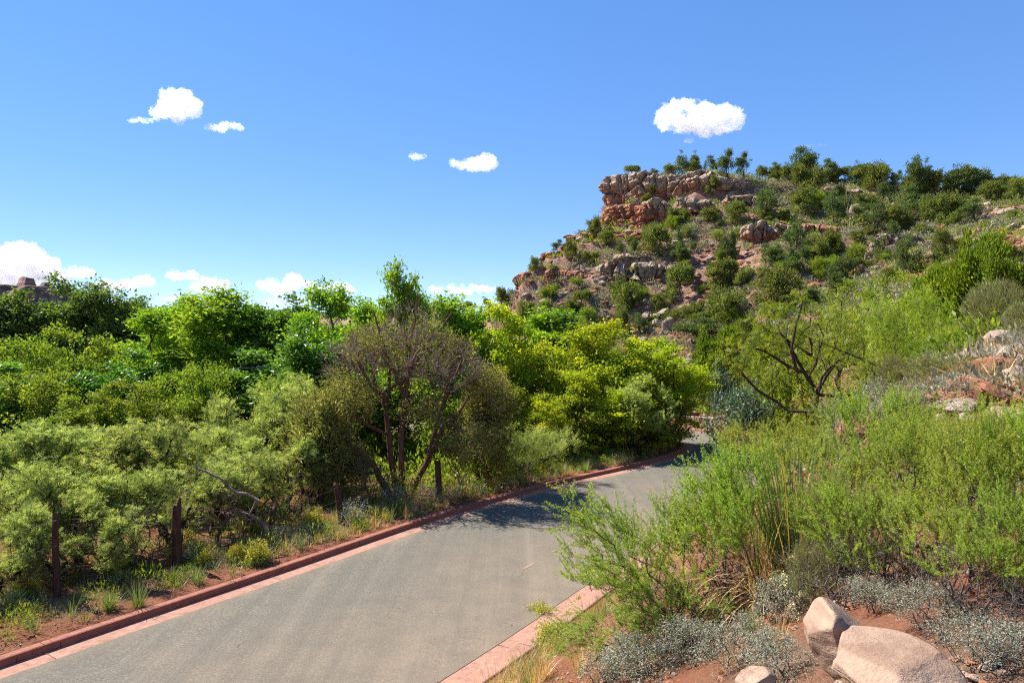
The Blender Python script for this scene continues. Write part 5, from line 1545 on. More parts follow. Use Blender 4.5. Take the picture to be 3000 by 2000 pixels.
FL = [flower_dome(801 + k, 0.30, 0.42) for k in range(2)]
rq = random.Random(9)
for x, y, s, lab in [(592, 1296, 1.0, "bright yellow snakeweed dome at the kerb, the roundest one"), (545, 1292, 0.8, "yellow flowering snakeweed left of the round dome"), (716, 1218, 1.15, "tall golden rabbitbrush under the leaning red post"), (470, 1300, 0.7, "small yellow snakeweed right of the second tall post"), (60, 1375, 0.9, "dull yellow snakeweed at the left edge under the first post"), (820, 1195, 0.6, "little yellow snakeweed right of the leaning red post"), (1240, 1088, 0.9, "yellow snakeweed in straw grass near the road's far part")]:
    q = ray_ground(x, y, 9)
    plant("snakeweed", FL[rq.randrange(2)], q, lab, "flower", "yellow snakeweeds along the kerb", rq.uniform(0, 6), (s, s, s * 1.15))
YU = [yucca(821), yucca(822)]
for x, y, s, lab in [(448, 1290, 1.15, "spiky yucca just right of the second tall fence post"), (108, 1345, 1.1, "spiky yucca left of the first fence post"), (20, 1400, 0.9, "pale spiky yucca at the left edge near the kerb"), (655, 1235, 0.8, "small yucca under the crooked limb")]:
    plant("yucca", [YU[rq.randrange(2)]], ray_ground(x, y, 9), lab, "plant", "yuccas behind the kerb", rq.uniform(0, 6), (s, s, s))
SGV = [sage(831 + k, [(0, 0, .3, .34, .34, .28)], 90, 9, 0.045, L_SAGE, 0.014, 6, -.5, 0.05) for k in range(2)]
for x, y, s, lab in [(812, 1205, 1.3, "silvery sage by the kerb, right of the leaning red post"), (700, 1240, 0.8, "small silver sage left of the leaning red post"), (905, 1165, 1.2, "grey sage at the foot of the old juniper"), (985, 1150, 1.1, "grey sage beside the stub post right of the juniper"), (640, 1250, 0.9, "dusty grey sage at the kerb below the crooked limb")]:
    plant("sage_bush", SGV[rq.randrange(2)], ray_ground(x, y, 9), lab, "shrub", "sages along the kerb", rq.uniform(0, 6), (s, s, s))
GT = [grass_tuft(841 + k, 120, 0.62, 0.011, 0.38, L_GRASS, 0.10) for k in range(2)]
for x, y, s, lab in [(318, 1392, 0.9, "green grass tuft on the verge before the second post"), (250, 1402, 0.8, "green grass tuft between the posts near the kerb"), (398, 1335, 0.6, "small grass tuft in bare soil by the second post"), (1290, 1090, 1.0, "tall pale grass tuft on the verge toward the bend"), (1200, 1112, 1.0, "tall pale grass tuft beyond the juniper"), (880, 1180, 0.8, "grass tuft by the kerb before the juniper"), (690, 1262, .6, "small grass tuft at the kerb under the mesquites"), (1345, 1085, 0.9, "grass tuft on the verge in front of the willows")]:
    plant("grass_tuft", [GT[rq.randrange(2)]], ray_ground(x, y, 9), lab, "grass", "grass tufts on the verge", rq.uniform(0, 6), (s, s, s))

# ---- fence posts and wires
M_POST = bark_mat("weathered_red_post", (0.028, 0.017, 0.013), (0.12, 0.066, 0.045), 12)
def post(x, Y, h, rad, lean, seed, label):
    r = np.random.default_rng(seed)
    m = 14; k = 10
    g = Geo()
    zz = np.linspace(-0.3, h, m); an = np.arange(k) / k * 2 * math.pi
    V = []
    for i, z in enumerate(zz):
        rr_ = rad * (1.12 - 0.22 * (z / h)) * (1 + 0.13 * fbm(np.stack([np.cos(an) * 1.3, np.sin(an) * 1.3, np.full(k, z * 1.2 + seed)], 1), 3))
        cx, cy = 0.03 * math.sin(z * 2 + seed) + lean[0] * z, lean[1] * z
        V.append(np.stack([cx + rr_ * np.cos(an), cy + rr_ * np.sin(an), np.full(k, z) + (0.05 * r.normal(size=k) if i == m - 1 else 0)], 1))
    V = np.vstack(V)
    i = np.arange(m - 1)[:, None] * k; j = np.arange(k)[None, :]; j2 = (j + 1) % k
    g.add(V, np.stack([i + j, i + j2, i + k + j2, i + k + j], 2).reshape(-1, 4))
    c = V[-k:].mean(0) + np.array([0, 0, -.02])
    g.add(np.vstack([V[-k:], c]), None, np.stack([np.arange(k), (np.arange(k) + 1) % k, np.full(k, k)], 1))
    p = at(x, Y)
    o = link("fence_post", g.mesh("fence_post", M_POST, True), None, tuple(p))
    tag(o, label, "post", "old wooden fence posts")
    return p, h, lean
PS = [post(-130, 12.6, 1.55, 0.06, (0, 0), 1, "fence post beyond the left edge of the thicket"),
      post(129, 13.9, 1.72, 0.062, (0.01, 0), 2, "thin tall fence post near the left edge"),
      post(408, 15.9, 1.48, 0.105, (0, 0), 3, "thick tall fence post, second from the left"),
      post(626, 17.8, 0.95, 0.085, (0.03, 0), 4, "dark post in the thicket, left of the leaning red one"),
      post(788, 19.6, 1.15, 0.085, (-0.20, 0), 5, "red post leaning left beside the kerb"),
      post(1008, 22.9, 1.22, 0.11, (-0.06, 0), 6, "grey stub post just right of the old juniper"),
      post(1100, 24.9, 1.05, 0.10, (-0.22, 0), 7, "post leaning left, midway along the fence"),
      post(1160, 27.0, 0.95, 0.08, (0.0, 0), 8, "dark post in the long-armed acacia"),
      post(1235, 29.3, 0.95, 0.07, (0.02, 0), 9, "farthest fence post, under the yellow willow bush")]
M_WIRE = NT("rusty_wire"); M_WIRE.principled((0.16, 0.11, 0.08), 0.6, None, 0.4); M_WIRE = M_WIRE.m
for f, wl in ((0.92, "top rusty wire strung along the old fence posts"), (0.62, "middle rusty wire strung along the old fence posts"), (0.34, "lowest rusty wire strung along the old fence posts")):
    gw = Geo()
    for (p, h, l), (p2, h2, l2) in zip(PS[:-1], PS[1:]):
        a = p + np.array([l[0] * h * f, 0, h * f]) + np.array([0.07, -0.1, 0]); b = p2 + np.array([l2[0] * h2 * f, 0, h2 * f]) + np.array([0.07, -0.1, 0])
        q = curve_pts(a, b, 9, rv, 0.002, -0.02)
        tubes(gw, q, np.arange(-1, 8), np.full(9, 0.0035), 4)
    tag(link("fence_wire", gw.mesh("fence_wire", M_WIRE, True)), wl, "wire", "fence wires")

# utility wires in the gap below the sycamores
M_CAB = NT("pale_cable"); M_CAB.principled((0.42, 0.42, 0.40), 0.5, None, 0.4); M_CAB = M_CAB.m
for (x0, y0, x1, y1, lab) in [(150, 848, 420, 843, "upper pale cable crossing the dark gap under the sycamores"), (150, 871, 420, 868, "lower pale cable crossing the dark gap under the sycamores")]:
    Y = 42.0
    a = np.array([(x0 - 1176) / FOC * Y, Y, zat(y0, Y)]); b = np.array([(x1 - 1176) / FOC * Y, Y, zat(y1, Y)])
    a = a + (a - b) * 2.0; b = b + (b - a) * .5
    g = Geo(); q = curve_pts(a, b, 24, rv, 0.0, -0.006); tubes(g, q, np.arange(-1, 23), np.full(24, 0.022), 5)
    tag(link("overhead_cable", g.mesh("overhead_cable", M_CAB, True)), lab, "cable", "cables in the gap under the sycamores")

M_LIMB = bark_mat("half_bleached_limb", (0.05, 0.034, 0.025), (0.30, 0.235, 0.185), 9)
# bleached crooked limb over the thicket
def bleached_limb():
    sk = [(1880, 540), (1850, 470), (1800, 430), (1740, 400), (1700, 360), (1690, 330)]
    Y = 17.6; p = at(632, Y)
    f = lambda a, b, d=0.0: [((a / 3) - 632) / FOC * Y * 1.0, d, (784 - (1045.9 + b / 3)) / FOC * Y + EYE - p[2]]
    st = [(-1, [f(1880, 620), f(1850, 500, -.1), f(1800, 440, -.15), f(1740, 390, -.2)]),
          (3, [f(1810, 280, -.35), f(1740, 240, -.4), f(1680, 232, -.45), (f(1630, 190, -.5)), f(1600, 140, -.5), f(1530, 110, -.5), f(1470, 80, -.5), f(1410, 60, -.5), f(1415, 20, -.5)]),
          (3, [f(1560, 380, .1), f(1480, 390, .1), f(1430, 330, .1), f(1440, 290, .1), f(1400, 250, .1), f(1380, 200, .1)]),
          (0, [f(1620, 600, .2), f(1560, 520, .2), f(1520, 420, .2), f(1450, 370, .3), f(1350, 350, .3), f(1240, 335, .3)])]
    r = np.random.default_rng(860)
    tips = in_ellipsoids(r, 60, [(f(1330, 160)[0], -.4, f(0, 150)[2], .5, .4, .35), (f(1450, 250)[0], 0.1, f(0, 250)[2], .5, .4, .4), (f(1650, 420)[0], .1, f(0, 420)[2], .6, .4, .3)], .5)
    P, par, tip = grow(r, st, tips, .3, .12, .12)
    Rr = radii(P, par, 0.005, 0.06)
    n = 4 + 9; Rr[:n] = np.maximum(Rr[:n], np.linspace(.06, .022, n))
    g = Geo(); tubes(g, P, par, Rr, 7)
    plant("dead_mesquite", [g.mesh("trunk", M_LIMB, True)], p, "crooked half bleached dead limb reaching left above the thicket", "tree")
bleached_limb()

# ---- guardrail at the far side of the bend, with posts
def guardrail():
    k = NT("weathered_steel"); nz = k.noise(6, 4, 0.6)
    k.principled(k.ramp(nz, [(0.3, (0.20, 0.15, 0.12)), (0.7, (0.42, 0.37, 0.32))]), 0.55, None, 0.5)
    kw = NT("grey_timber"); nz = kw.noise(9, 4, 0.6); kw.principled(kw.ramp(nz, [(0.3, (0.10, 0.075, 0.06)), (0.7, (0.24, 0.19, 0.15))]), 0.9, None, 0.1)
    sA = float(LS[np.argmin(np.hypot(LINE[:, 0] - 9.0, LINE[:, 1] - 36))]); sB = sA + 11.5
    ss = np.arange(sA, sB, 0.3)
    cx = np.interp(ss, LS, LINE[:, 0]); cy = np.interp(ss, LS, LINE[:, 1]); nx = np.interp(ss, LS, LNORM[:, 0]); ny = np.interp(ss, LS, LNORM[:, 1])
    O = 8.35
    prof = [(0.0, .42), (-.05, .47), (-.05, .52), (0.0, .56), (0.0, .60), (-.05, .64), (-.05, .69), (0.0, .73), (0.02, .73), (0.02, .42)]
    base = dip(cy + ny * O) + 0.10
    V = np.stack([np.stack([cx + nx * (O + o), cy + ny * (O + o), base + z], 1) for o, z in prof], 1)
    n = len(prof); i = np.arange(len(ss) - 1)[:, None] * n; j = np.arange(n)[None, :]; j2 = (j + 1) % n
    F = np.stack([i + j, i + n + j, i + n + j2, i + j2], 2).reshape(-1, 4)
    e = link("guardrail", None, None, (0, 0, 0)); tag(e, "grey steel guardrail round the outside of the far bend", "guardrail")
    link("rail", make_mesh("rail", V.reshape(-1, 3), [F], [k.m], None, None, False), e)
    for t in np.arange(2, len(ss), 6):
        g = Geo(); x, y, z = cx[t] + nx[t] * (O + .10), cy[t] + ny[t] * (O + .10), base[t]
        w = 0.075
        c = np.array([(sx * w, sy * w, zz) for zz in (-.5, .78) for sx, sy in ((-1, -1), (1, -1), (1, 1), (-1, 1))]) + np.array([x, y, z])
        g.add(c, np.array([(0, 1, 5, 4), (1, 2, 6, 5), (2, 3, 7, 6), (3, 0, 4, 7), (4, 5, 6, 7)]))
        link("post", g.mesh("post", kw.m, False), e)
guardrail()

# ---- road-side marker with yellow reflectors
def marker():
    p = at(1562, 34.6)
    e = link("object_marker", None, None, tuple(p)); tag(e, "dark marker post with yellow round reflectors at the bend", "road sign")
    kb = NT("dark_plate"); kb.principled((0.02, 0.02, 0.02), 0.6)
    ky = NT("yellow_reflector"); ky.principled((0.75, 0.42, 0.01), 0.35)
    def box(x0, x1, y0, y1, z0, z1):
        return np.array([(x, y, z) for z in (z0, z1) for x, y in ((x0, y0), (x1, y0), (x1, y1), (x0, y1))]), np.array([(0, 1, 5, 4), (1, 2, 6, 5), (2, 3, 7, 6), (3, 0, 4, 7), (4, 5, 6, 7), (0, 3, 2, 1)])
    g = Geo(); g.add(*box(-.03, .03, -.02, .02, -.4, .55)); link("post", g.mesh("post", kb.m, False), e)
    g = Geo(); g.add(*box(-.09, .09, -.035, -.022, .25, .80)); link("plate", g.mesh("plate", kb.m, False), e)
    for i in range(3):
        g = Geo(); a = np.arange(16) / 16 * 2 * math.pi; z = .36 + i * .165
        ring = lambda y, rr: np.stack([rr * np.cos(a), np.full(16, y), z + rr * np.sin(a)], 1)
        V = np.vstack([ring(-.037, .07), ring(-.052, .06), [[0, -.056, z]]])
        j = np.arange(16); j2 = (j + 1) % 16
        g.add(V, np.stack([j, j2, j2 + 16, j + 16], 1), np.stack([j + 16, j2 + 16, np.full(16, 32)], 1))
        link("reflector", g.mesh("reflector", ky.m, True), e)
marker()
# ------------------------------------------------------------------ the bank on the right, beyond the nearest shrubs
def gnarled_mesquite():
    Y = 17.0; p = at(1868, Y)
    r = np.random.default_rng(900)
    def f(a, b, d=0.0):
        px, py = 1568 + a / 3, 705.6 + b / 3
        return [(px - 1868) / FOC * Y, d, zat(py, Y) - p[2]]
    st = [(-1, [f(905, 720), f(920, 640), f(925, 600), f(890, 540, -.1), f(850, 490, -.1), f(820, 440, -.15), f(770, 370, -.2), f(735, 300, -.2), f(690, 220, -.2), f(650, 180, -.2), f(590, 175, -.2), f(560, 150, -.2)]),
          (5, [f(760, 415, .2), f(700, 370, .3), f(640, 330, .3), f(590, 300, .3), f(530, 285, .35), f(470, 280, .4), f(410, 300, .4)]),
          (0, [f(760, 720, .3), f(690, 660, .4), f(550, 580, .3), f(490, 520, .3), f(430, 450, .3), f(380, 390, .3), f(320, 330, .3), f(300, 260, .3)]),
          (5, [f(745, 440, -.4), f(715, 380, -.5), f(690, 300, -.5), f(705, 220, -.5), f(715, 170, -.5), f(735, 90, -.5), f(755, 20, -.5), (f(770, -60, -.5))]),
          (2, [f(1060, 610, -.2), f(1140, 590, -.3), f(1200, 575, -.35), f(1260, 520, -.4), f(1310, 475, -.4), f(1330, 420, -.4), f(1450, 385, -.4), f(1550, 370, -.4), f(1600, 345, -.4)]),
          (31, [f(1420, 465, -.6), f(1480, 500, -.7), f(1500, 550, -.7), f(1520, 600, -.7)]),
          (2, [f(950, 560, .4), f(930, 480, .5), f(990, 400, .6), f(1010, 300, .6), f(1050, 200, .6), f(1000, 100, .6)]),
          (2, [f(1010, 560, .5), f(1080, 480, .7), f(1180, 370, .8), f(1210, 330, .8), f(1260, 300, .8)]),
          (8, [f(830, 330, -.5), f(815, 250, -.6), f(800, 210, -.6)])]
    ell = [(f(600, 150)[0], 0, f(0, 180)[2], 1.0, .9, .55, 2), (f(380, 330)[0], .2, f(0, 350)[2], .7, .6, .5, 1), (f(760, 60)[0], -.4, f(0, 40)[2], .55, .5, .5, 1), (f(1050, 230)[0], .5, f(0, 240)[2], 1.0, .8, .7, 2), (f(1400, 400)[0], -.4, f(0, 420)[2], .8, .6, .45, 1)]
    att = in_ellipsoids(r, 400, ell, .55)
    P, par, tip = grow(r, st, att, .3, .1, .16, .02)
    Rr = radii(P, par, 0.0045, 0.075)
    k = 0
    for pi, pts in st:
        m = len(pts); lo = .065 if pi < 0 else .042
        Rr[k:k + m] = np.maximum(Rr[k:k + m], np.linspace(lo, 0.02, m) * r.uniform(.9, 1.1, m)); k += m
    gw = Geo(); tubes(gw, P, par, Rr, 7)
    gl = Geo()
    tp = P[tip][r.random(len(tip)) < 0.62]
    n = len(tp) * 7
    A = np.repeat(tp, 7, 0) + r.normal(size=(n, 3)) * .09
    D = unit(rand_dirs(r, n) + np.array([0, 0, .1])); S = side_of(r, D)
    tc = r.random(n)
    for i in range(5):
        for sg in (-1, 1):
            d = unit(S * sg + D * .4)
            kites(gl, A + D * .035 * i, d, unit(np.cross(np.cross(D, S), d)), .055, .017, tc)
    plant("mesquite_tree", [gl.mesh("crown", L_OLIVE, False), gw.mesh("trunk", M_BARK_DARK, True)], p, "dark gnarled mesquite with bare crooked limbs and few leaves", "tree")
gnarled_mesquite()

SPARSE = feather_shrub(910, [(0, 0, 1.7, 1.3, 1.2, 1.1, 2), (.5, .2, 2.6, .8, .8, .6, 1), (-.7, 0, 2.2, .7, .7, .6, 1)], 6, 200, 7, 0.16, 0.06, L_OLIVE, M_BARK_DARK, 0.055, -.3, 1.0, 3, .3, .005, 1.0, width=.36, rc=.10)
BRIGHT = feather_shrub(912, [(0, 0, .95, 1.3, 1.2, .75, 2), (.6, 0, 1.4, .7, .7, .5, 1), (-.8, .2, 1.1, .7, .7, .5, 1)], 6, 260, 12, 0.17, 0.045, L_ACA, M_TWIG, 0.03, -.3, 1.2, 4, .5, .003, .9, width=.32, rc=.10)
JB = [conifer(914 + k, 2.6, [(0, 0, 1.1, 1.1, 1.1, .95, 2), (.5, .1, 1.9, .55, .55, .7, 1), (-.5, 0, 1.7, .5, .5, .7, 1), (0, .2, 2.2, .4, .4, .6, .6)], 170, 55, 0.10, 0.13, 0.045, L_OLIVE, M_BARK, 4, 0.06, 0.0, 1.5, .9, up=.35, dead=30) for k in range(2)]
BLUE = broad_tree(918, 1.9, [(0, 0, .95, .95, .9, .8, 2), (.3, 0, 1.3, .5, .5, .4, 1)], .5, 90, 60, .14, .075, L_BLUE, M_TWIG, -.3, 1.5, stems=4, rbase=.04, droop=0)
for model, nm, x, Y, yt, w, Hn, Rn, lab in [
    (SPARSE, "mesquite_shrub", 1960, 23.5, 668, 190, 3.0, 1.35, "thin leafed mesquite with fine dark branches, right of the gnarled one"),
    (SPARSE, "mesquite_shrub", 1905, 27.0, 700, 130, 3.0, 1.35, "sparse mesquite right behind the gnarled one"),
    (SPARSE, "mesquite_shrub", 2035, 21.0, 720, 120, 3.0, 1.35, "half bare mesquite between the gnarled one and bright green shrub"),
    (BRIGHT, "acacia_shrub", 2070, 15.5, 728, 190, 1.65, 1.5, "bright lime green acacia on the bank, above the silver shrubs"),
    (BRIGHT, "acacia_shrub", 2165, 17.0, 700, 130, 1.65, 1.5, "lime green acacia under the olive junipers at the right"),
    (JB[0], "juniper_shrub", 2255, 29, 522, 175, 2.7, 1.15, "tall olive juniper shrub high at the right side"),
    (JB[1], "juniper_shrub", 2345, 26, 545, 150, 2.7, 1.15, "olive juniper shrub cut by the right edge"),
    (JB[0], "juniper_shrub", 2170, 31, 600, 120, 2.7, 1.15, "olive juniper shrub left of the two taller ones"),
    (JB[1], "juniper_shrub", 2120, 33, 640, 90, 2.7, 1.15, "small olive juniper shrub above the lime green acacia"),
    (BLUE, "scrub_oak", 1705, 29.0, 886, 125, 1.75, .95, "dense blue green shrub beside the road before the guardrail"),
    (BLUE, "scrub_oak", 1640, 49.0, 850, 60, 1.75, .95, "blue green shrub above the guardrail"),
    (JB[1], "juniper_shrub", 1800, 38.0, 770, 120, 2.7, 1.15, "shaded juniper shrub behind the gnarled mesquite"),
    (JB[0], "juniper_shrub", 1650, 52.0, 740, 110, 2.7, 1.15, "dark juniper shrub at the slope's foot above the guardrail"),
    (SPARSE, "mesquite_shrub", 1760, 33.0, 810, 120, 3.0, 1.35, "greyish mesquite left behind the gnarled one"),
]:
    p, sc = fit(x, Y, yt, w, Hn, Rn)
    sc = (max(sc[0], sc[2] / 1.35),) * 2 + (sc[2],)
    plant(nm, model, p, lab, "shrub", "shrubs on the right bank", rp.uniform(0, 6.28), sc)

EPH = [ephedra(921 + k, [(0, 0, .75, 1.0, .9, .7, 2), (.3, 0, 1.15, .6, .6, .45, 1)], 170, 20, 0.34, 7, 0.0045) for k in range(2)]
for x, Y, yt, w, k, lab in [(2290, 13.0, 668, 170, 0, "large stringy grey green ephedra with upright brooms at the right"), (2370, 11.5, 705, 130, 1, "stringy ephedra cut by the right edge"), (2160, 10.3, 822, 180, 1, "mounded ephedra on the bank below a flat boulder"), (2065, 11.6, 838, 120, 0, "small ephedra mound left of the larger mound")]:
    p, sc = fit(x, Y, yt, w, 1.5, 1.1)
    sc = (max(sc[0], sc[2] / 1.25),) * 2 + (sc[2],)
    plant("ephedra_bush", EPH[k], p, lab, "shrub", "ephedras on the right bank", rp.uniform(0, 6.28), sc)
JO = [conifer(928 + k, 3.4, [(0, 0, 1.6, 1.2, 1.2, 1.3, 2), (.4, .1, 2.6, .7, .7, .7, 1), (-.5, 0, 2.2, .7, .7, .8, 1)], 190, 60, 0.13, 0.14, 0.038, L_JUNO, M_BARK_RED, 3, 0.08, -.05, 1.2, 1.6, up=.1, dead=70) for k in range(2)]
for k, x, Y, yt, w, lab in [(0, 742, 22.6, 862, 190, "ragged olive juniper touching the old juniper's left side"), (1, 1120, 25.2, 838, 170, "ragged olive juniper at the old juniper's right side")]:
    p, sc = fit(x, Y, yt, w, 3.4, 1.3)
    plant("juniper_tree", JO[k], p, lab, "tree", None, rp.uniform(0, 6.28), sc)
SG = [sage(931 + k, [(0, 0, .32, .48, .45, .30, 2), (.15, 0, .5, .3, .3, .2, 1)], 190, 9, 0.034, L_SAGE, 0.014, 8, -.5, .04) for k in range(2)]
for x, Y, yt, w, k, lab in [(2010, 9.6, 868, 150, 0, "silver grey shrub just right behind the near acacias"), (2190, 8.6, 852, 170, 1, "silver grey shrub below the mounded ephedra"), (2095, 9.2, 880, 110, 0, "small silver shrub between two larger silver ones"), (2335, 9.6, 752, 130, 1, "silver shrub at the right edge under the ephedra"), (1930, 9.8, 905, 100, 1, "silver shrub left of the other silver ones")]:
    p, sc = fit(x, Y, yt, w, .68, .5)
    plant("sage_bush", SG[k], p, lab, "shrub", "silver shrubs on the right bank", rp.uniform(0, 6.28), sc)
def near_rock_material():
    k = NT("smooth_sandstone")
    n1 = k.noise(1.8, 5, 0.6); n2 = k.noise(9, 6, 0.7); n3 = k.noise(70, 4, 0.7)
    c = k.ramp(n1, [(0.32, (0.23, 0.140, 0.092)), (0.52, (0.325, 0.215, 0.148)), (0.72, (0.39, 0.285, 0.210))])
    c = k.mix(k.ramp(n2, [(0.54, 0.0), (0.72, 0.55)]), c, (0.20, 0.13, 0.095))
    c = k.mix(k.math('MULTIPLY', n3, 0.28), c, (0.42, 0.33, 0.25))
    mb = k.n('Mapping', Rotation=(.25, .15, 0), Scale=(1, 1, 7)); k.t.links.new(k.coord(), mb.inputs['Vector'])
    bd = k.noise(2.2, 5, .6, mb.outputs[0], .4)
    c = k.mix(k.ramp(bd, [(0.40, 0.45), (0.52, 0.0)]), c, (0.17, 0.095, 0.062))
    n2 = k.math('ADD', n2, k.math('MULTIPLY', bd, .8))
    k.principled(c, 0.93, k.bump(k.math('ADD', k.math('MULTIPLY', n2, 1.0), k.math('MULTIPLY', n3, .35)), 0.7, 0.03), 0.12)
    return k.m
M_NEAR = near_rock_material()
boulder("boulder", 2186, 815, 78, 46, "flat pale boulder on the bank over the mounded ephedra", 951, M_NEAR, Y=12.4, sink=.2)
boulder("boulder", 2345, 745, 70, 46, "pale boulder cut by the right edge, above the silver shrubs", 952, M_NEAR, Y=13.2, sink=.2)
boulder("boulder", 2318, 945, 92, 46, "tan slab on red soil near the right edge", 953, M_NEAR, Y=7.6, sink=.3)
boulder("boulder", 1660, 905, 30, 26, "rock beside the blue green shrub", 954, M_ROCK, Y=36)

# ------------------------------------------------------------------ nearest plants
L_ACB = leaf_mat("yellowish_acacia_leaflet", (0.095, 0.140, 0.014), (0.190, 0.245, 0.026), (0.320, 0.330, 0.040), 0.5, 0.02)
ACA = [acacia(961, [(0, 0, .78, .80, .66, .48, 2), (.3, 0, 1.1, .45, .45, .3, 1), (-.35, .1, 1.0, .45, .45, .3, 1)], 9, 105, 4, 0.30, leaf=.0165, step=.0155, up=.5),
       acacia(962, [(0, 0, .68, .85, .66, .42, 2), (-.45, 0, .9, .45, .45, .3, 1), (.4, .1, .85, .45, .45, .3, 1)], 9, 105, 4, 0.30, L_ACB, leaf=.0165, step=.0155, up=.5),
       acacia(963, [(-.35, 0, .58, .80, .5, .36, 2), (-.75, .0, .95, .36, .35, .40, 1), (.15, 0, .68, .5, .45, .36, 1)], 8, 85, 4, 0.28, leaf=.016, step=.016, up=.4, bare=.3)]
NEAR = [  # model, foot x, foot y, top y, width, label
    (2, 1600, 1430, 1085, 410, 0.0, "near acacia leaning left over the road, its twigs against the asphalt"),
    (0, 1750, 1375, 990, 310, 1.2, "near acacia with a dark upright stem in front of the dry blades"),
    (1, 1900, 1210, 965, 300, 2.0, "near acacia behind the bear grass"),
    (0, 2085, 1300, 955, 330, 3.1, "large near acacia right of the bear grass"),
    (1, 2235, 1330, 950, 350, 4.0, "large near acacia at the right side"),
    (0, 2370, 1310, 930, 320, 5.1, "near acacia cut by the right edge"),
    (1, 2120, 1170, 925, 280, 0.6, "acacia behind the large near ones, under the silver shrubs"),
    (2, 1690, 1250, 1075, 230, 0.5, "acacia on the brow above the road's right edge"),
    (2, 1500, 1395, 1150, 260, 0.3, "low acacia at the road's right edge with yellowish twigs"),
    (1, 1790, 1130, 935, 260, 2.4, "acacia before the gnarled mesquite's trunk"),
    (0, 1985, 1180, 925, 300, 2.9, "acacia below the leftmost silver shrub"),
    (1, 2250, 1190, 925, 300, 0.9, "acacia in front of the tan slab near the right edge"),
    (1, 1660, 1345, 1110, 280, 3.7, "acacia wedged between the leaning one and the dry blades"),
    (0, 1985, 1360, 1090, 280, 5.5, "low near acacia over the tangle of grey twigs"),
    (1, 2180, 1390, 1120, 330, 1.7, "low near acacia over the grey bushes at the right"),
    (2, 1470, 1500, 1345, 300, 0.1, "small acacia spilling over the right kerb, lowest of the left tips"),
    (2, 1570, 1480, 1280, 260, 0.2, "lowest acacia branch mass above the right kerb"),
    (0, 2340, 1400, 1080, 260, 2.2, "low near acacia at the right edge"),
]
for k, x, y, yt, w, rot, lab in NEAR:
    q = ray_ground(x, y, 2.6, 30)
    h = zat(yt, q[1]) - q[2]; ww = w / 2 / FOC * q[1]
    plant("acacia_shrub", ACA[k], q, lab, "shrub", "near acacias on the right bank", rot, (ww * 1.15 / .92, ww * 1.15 / .92, max(h, .3) / 1.38 * rp.uniform(.82, 1.12)), (rp.uniform(-.22, .22), rp.uniform(-.22, .22)))

BG = Geo(); rb = np.random.default_rng(971)
blades(BG, rb, 340, 0.15, 1.05, 0.0085, 0.34, 0.0, 0.62, 6, 0.5, 1.0, True)
BG1 = [BG.mesh("blades", L_BEAR, False)]
BG = Geo(); blades(BG, rb, 230, 0.13, 0.95, 0.0075, 0.75, 0.55, 1.0, 6, 1.25)
BG2 = [BG.mesh("blades", L_STRAW, False)]
q = ray_ground(1830, 1345, 3); s = (zat(1040, q[1]) - q[2]) / .92
plant("bear_grass", BG1, q, "green bear grass with tall stiff blades among the acacias", "grass", None, 0, (s, s, s))
q = ray_ground(1765, 1365, 3); s = (zat(1120, q[1]) - q[2]) / .80
plant("bear_grass", BG2, q, "dry golden bear grass arching down to the left", "grass", None, 0.6, (s * 1.1, s * 1.1, s))
EPN = ephedra(975, [(0, 0, .36, .42, .36, .28, 2), (-.1, 0, .55, .3, .3, .15, 1)], 90, 22, 0.17, 6, 0.0016)
for x, y, yt, w, lab in [(1905, 1330, 1110, 200, "small yellowish green ephedra right of the bear grass"), (2020, 1345, 1150, 190, "stringy ephedra under the large near acacia"), (1865, 1400, 1250, 150, "little ephedra behind the cream flowered shrub")]:
    q = ray_ground(x, y, 2.6, 30)
    plant("ephedra_bush", EPN, q, lab, "shrub", "near ephedras", rp.uniform(0, 6), (w / 2 / FOC * q[1] / .5,) * 2 + ((zat(yt, q[1]) - q[2]) / .72,))
BRI = [sage(981 + k, [(0, 0, .17, .25, .24, .15, 2), (.08, 0, .26, .15, .15, .1, 1)], 230, 17, 0.0155, L_SAGE, 0.006, 9, -.6, .018, flowers=7 if k == 0 else 0) for k in range(3)]
BRN = [
    (0, 1905, 1345, 1235, 210, "grey shrub with cream flower heads beside the bear grass"),
    (1, 1480, 1555, 1478, 190, "silvery bush at the bottom of the picture, left of the small rock"),
    (2, 1600, 1520, 1432, 180, "silvery bush between dry grass and the boulders"),
    (1, 1690, 1540, 1435, 190, "silvery bush left of the big pale boulder"),
    (2, 1790, 1560, 1470, 170, "silvery bush touching the big pale boulder"),
    (1, 2020, 1400, 1330, 160, "grey bush behind the big boulders"),
    (2, 2130, 1440, 1350, 190, "grey bush right behind the big pale boulder"),
    (1, 2250, 1530, 1420, 210, "grey bush in the bottom right, before dark twigs"),
    (2, 1400, 1575, 1500, 150, "silvery bush at the bottom edge beside the dry grass"),
    (0, 1800, 1430, 1330, 150, "grey bush with few cream flowers above the small red rocks"),
]
for k, x, y, yt, w, lab in BRN:
    q = ray_ground(x, y, 2.2, 30)
    plant("sage_bush", BRI[k], q, lab, "shrub", "near silver bushes", rp.uniform(0, 6), (w * 1.25 / 2 / FOC * q[1] / .29,) * 2 + (max(.1, zat(yt, q[1]) - q[2]) * 1.15 / .36,))
def tangle(seed, n=150, h=.42, w=.45):
    gw, P, par, tip, att, r = bare_twigs(seed, [(0, 0, h * .55, w, w * .9, h * .45, 2)], 8, n, 0.010, 0.0016, 0.05, 0.24)
    return [gw.mesh("twigs", M_TWIG, True)]
TG = [tangle(991), tangle(992)]
TG2 = [tangle(993, 260, .5, .5), tangle(994, 260, .5, .5)]
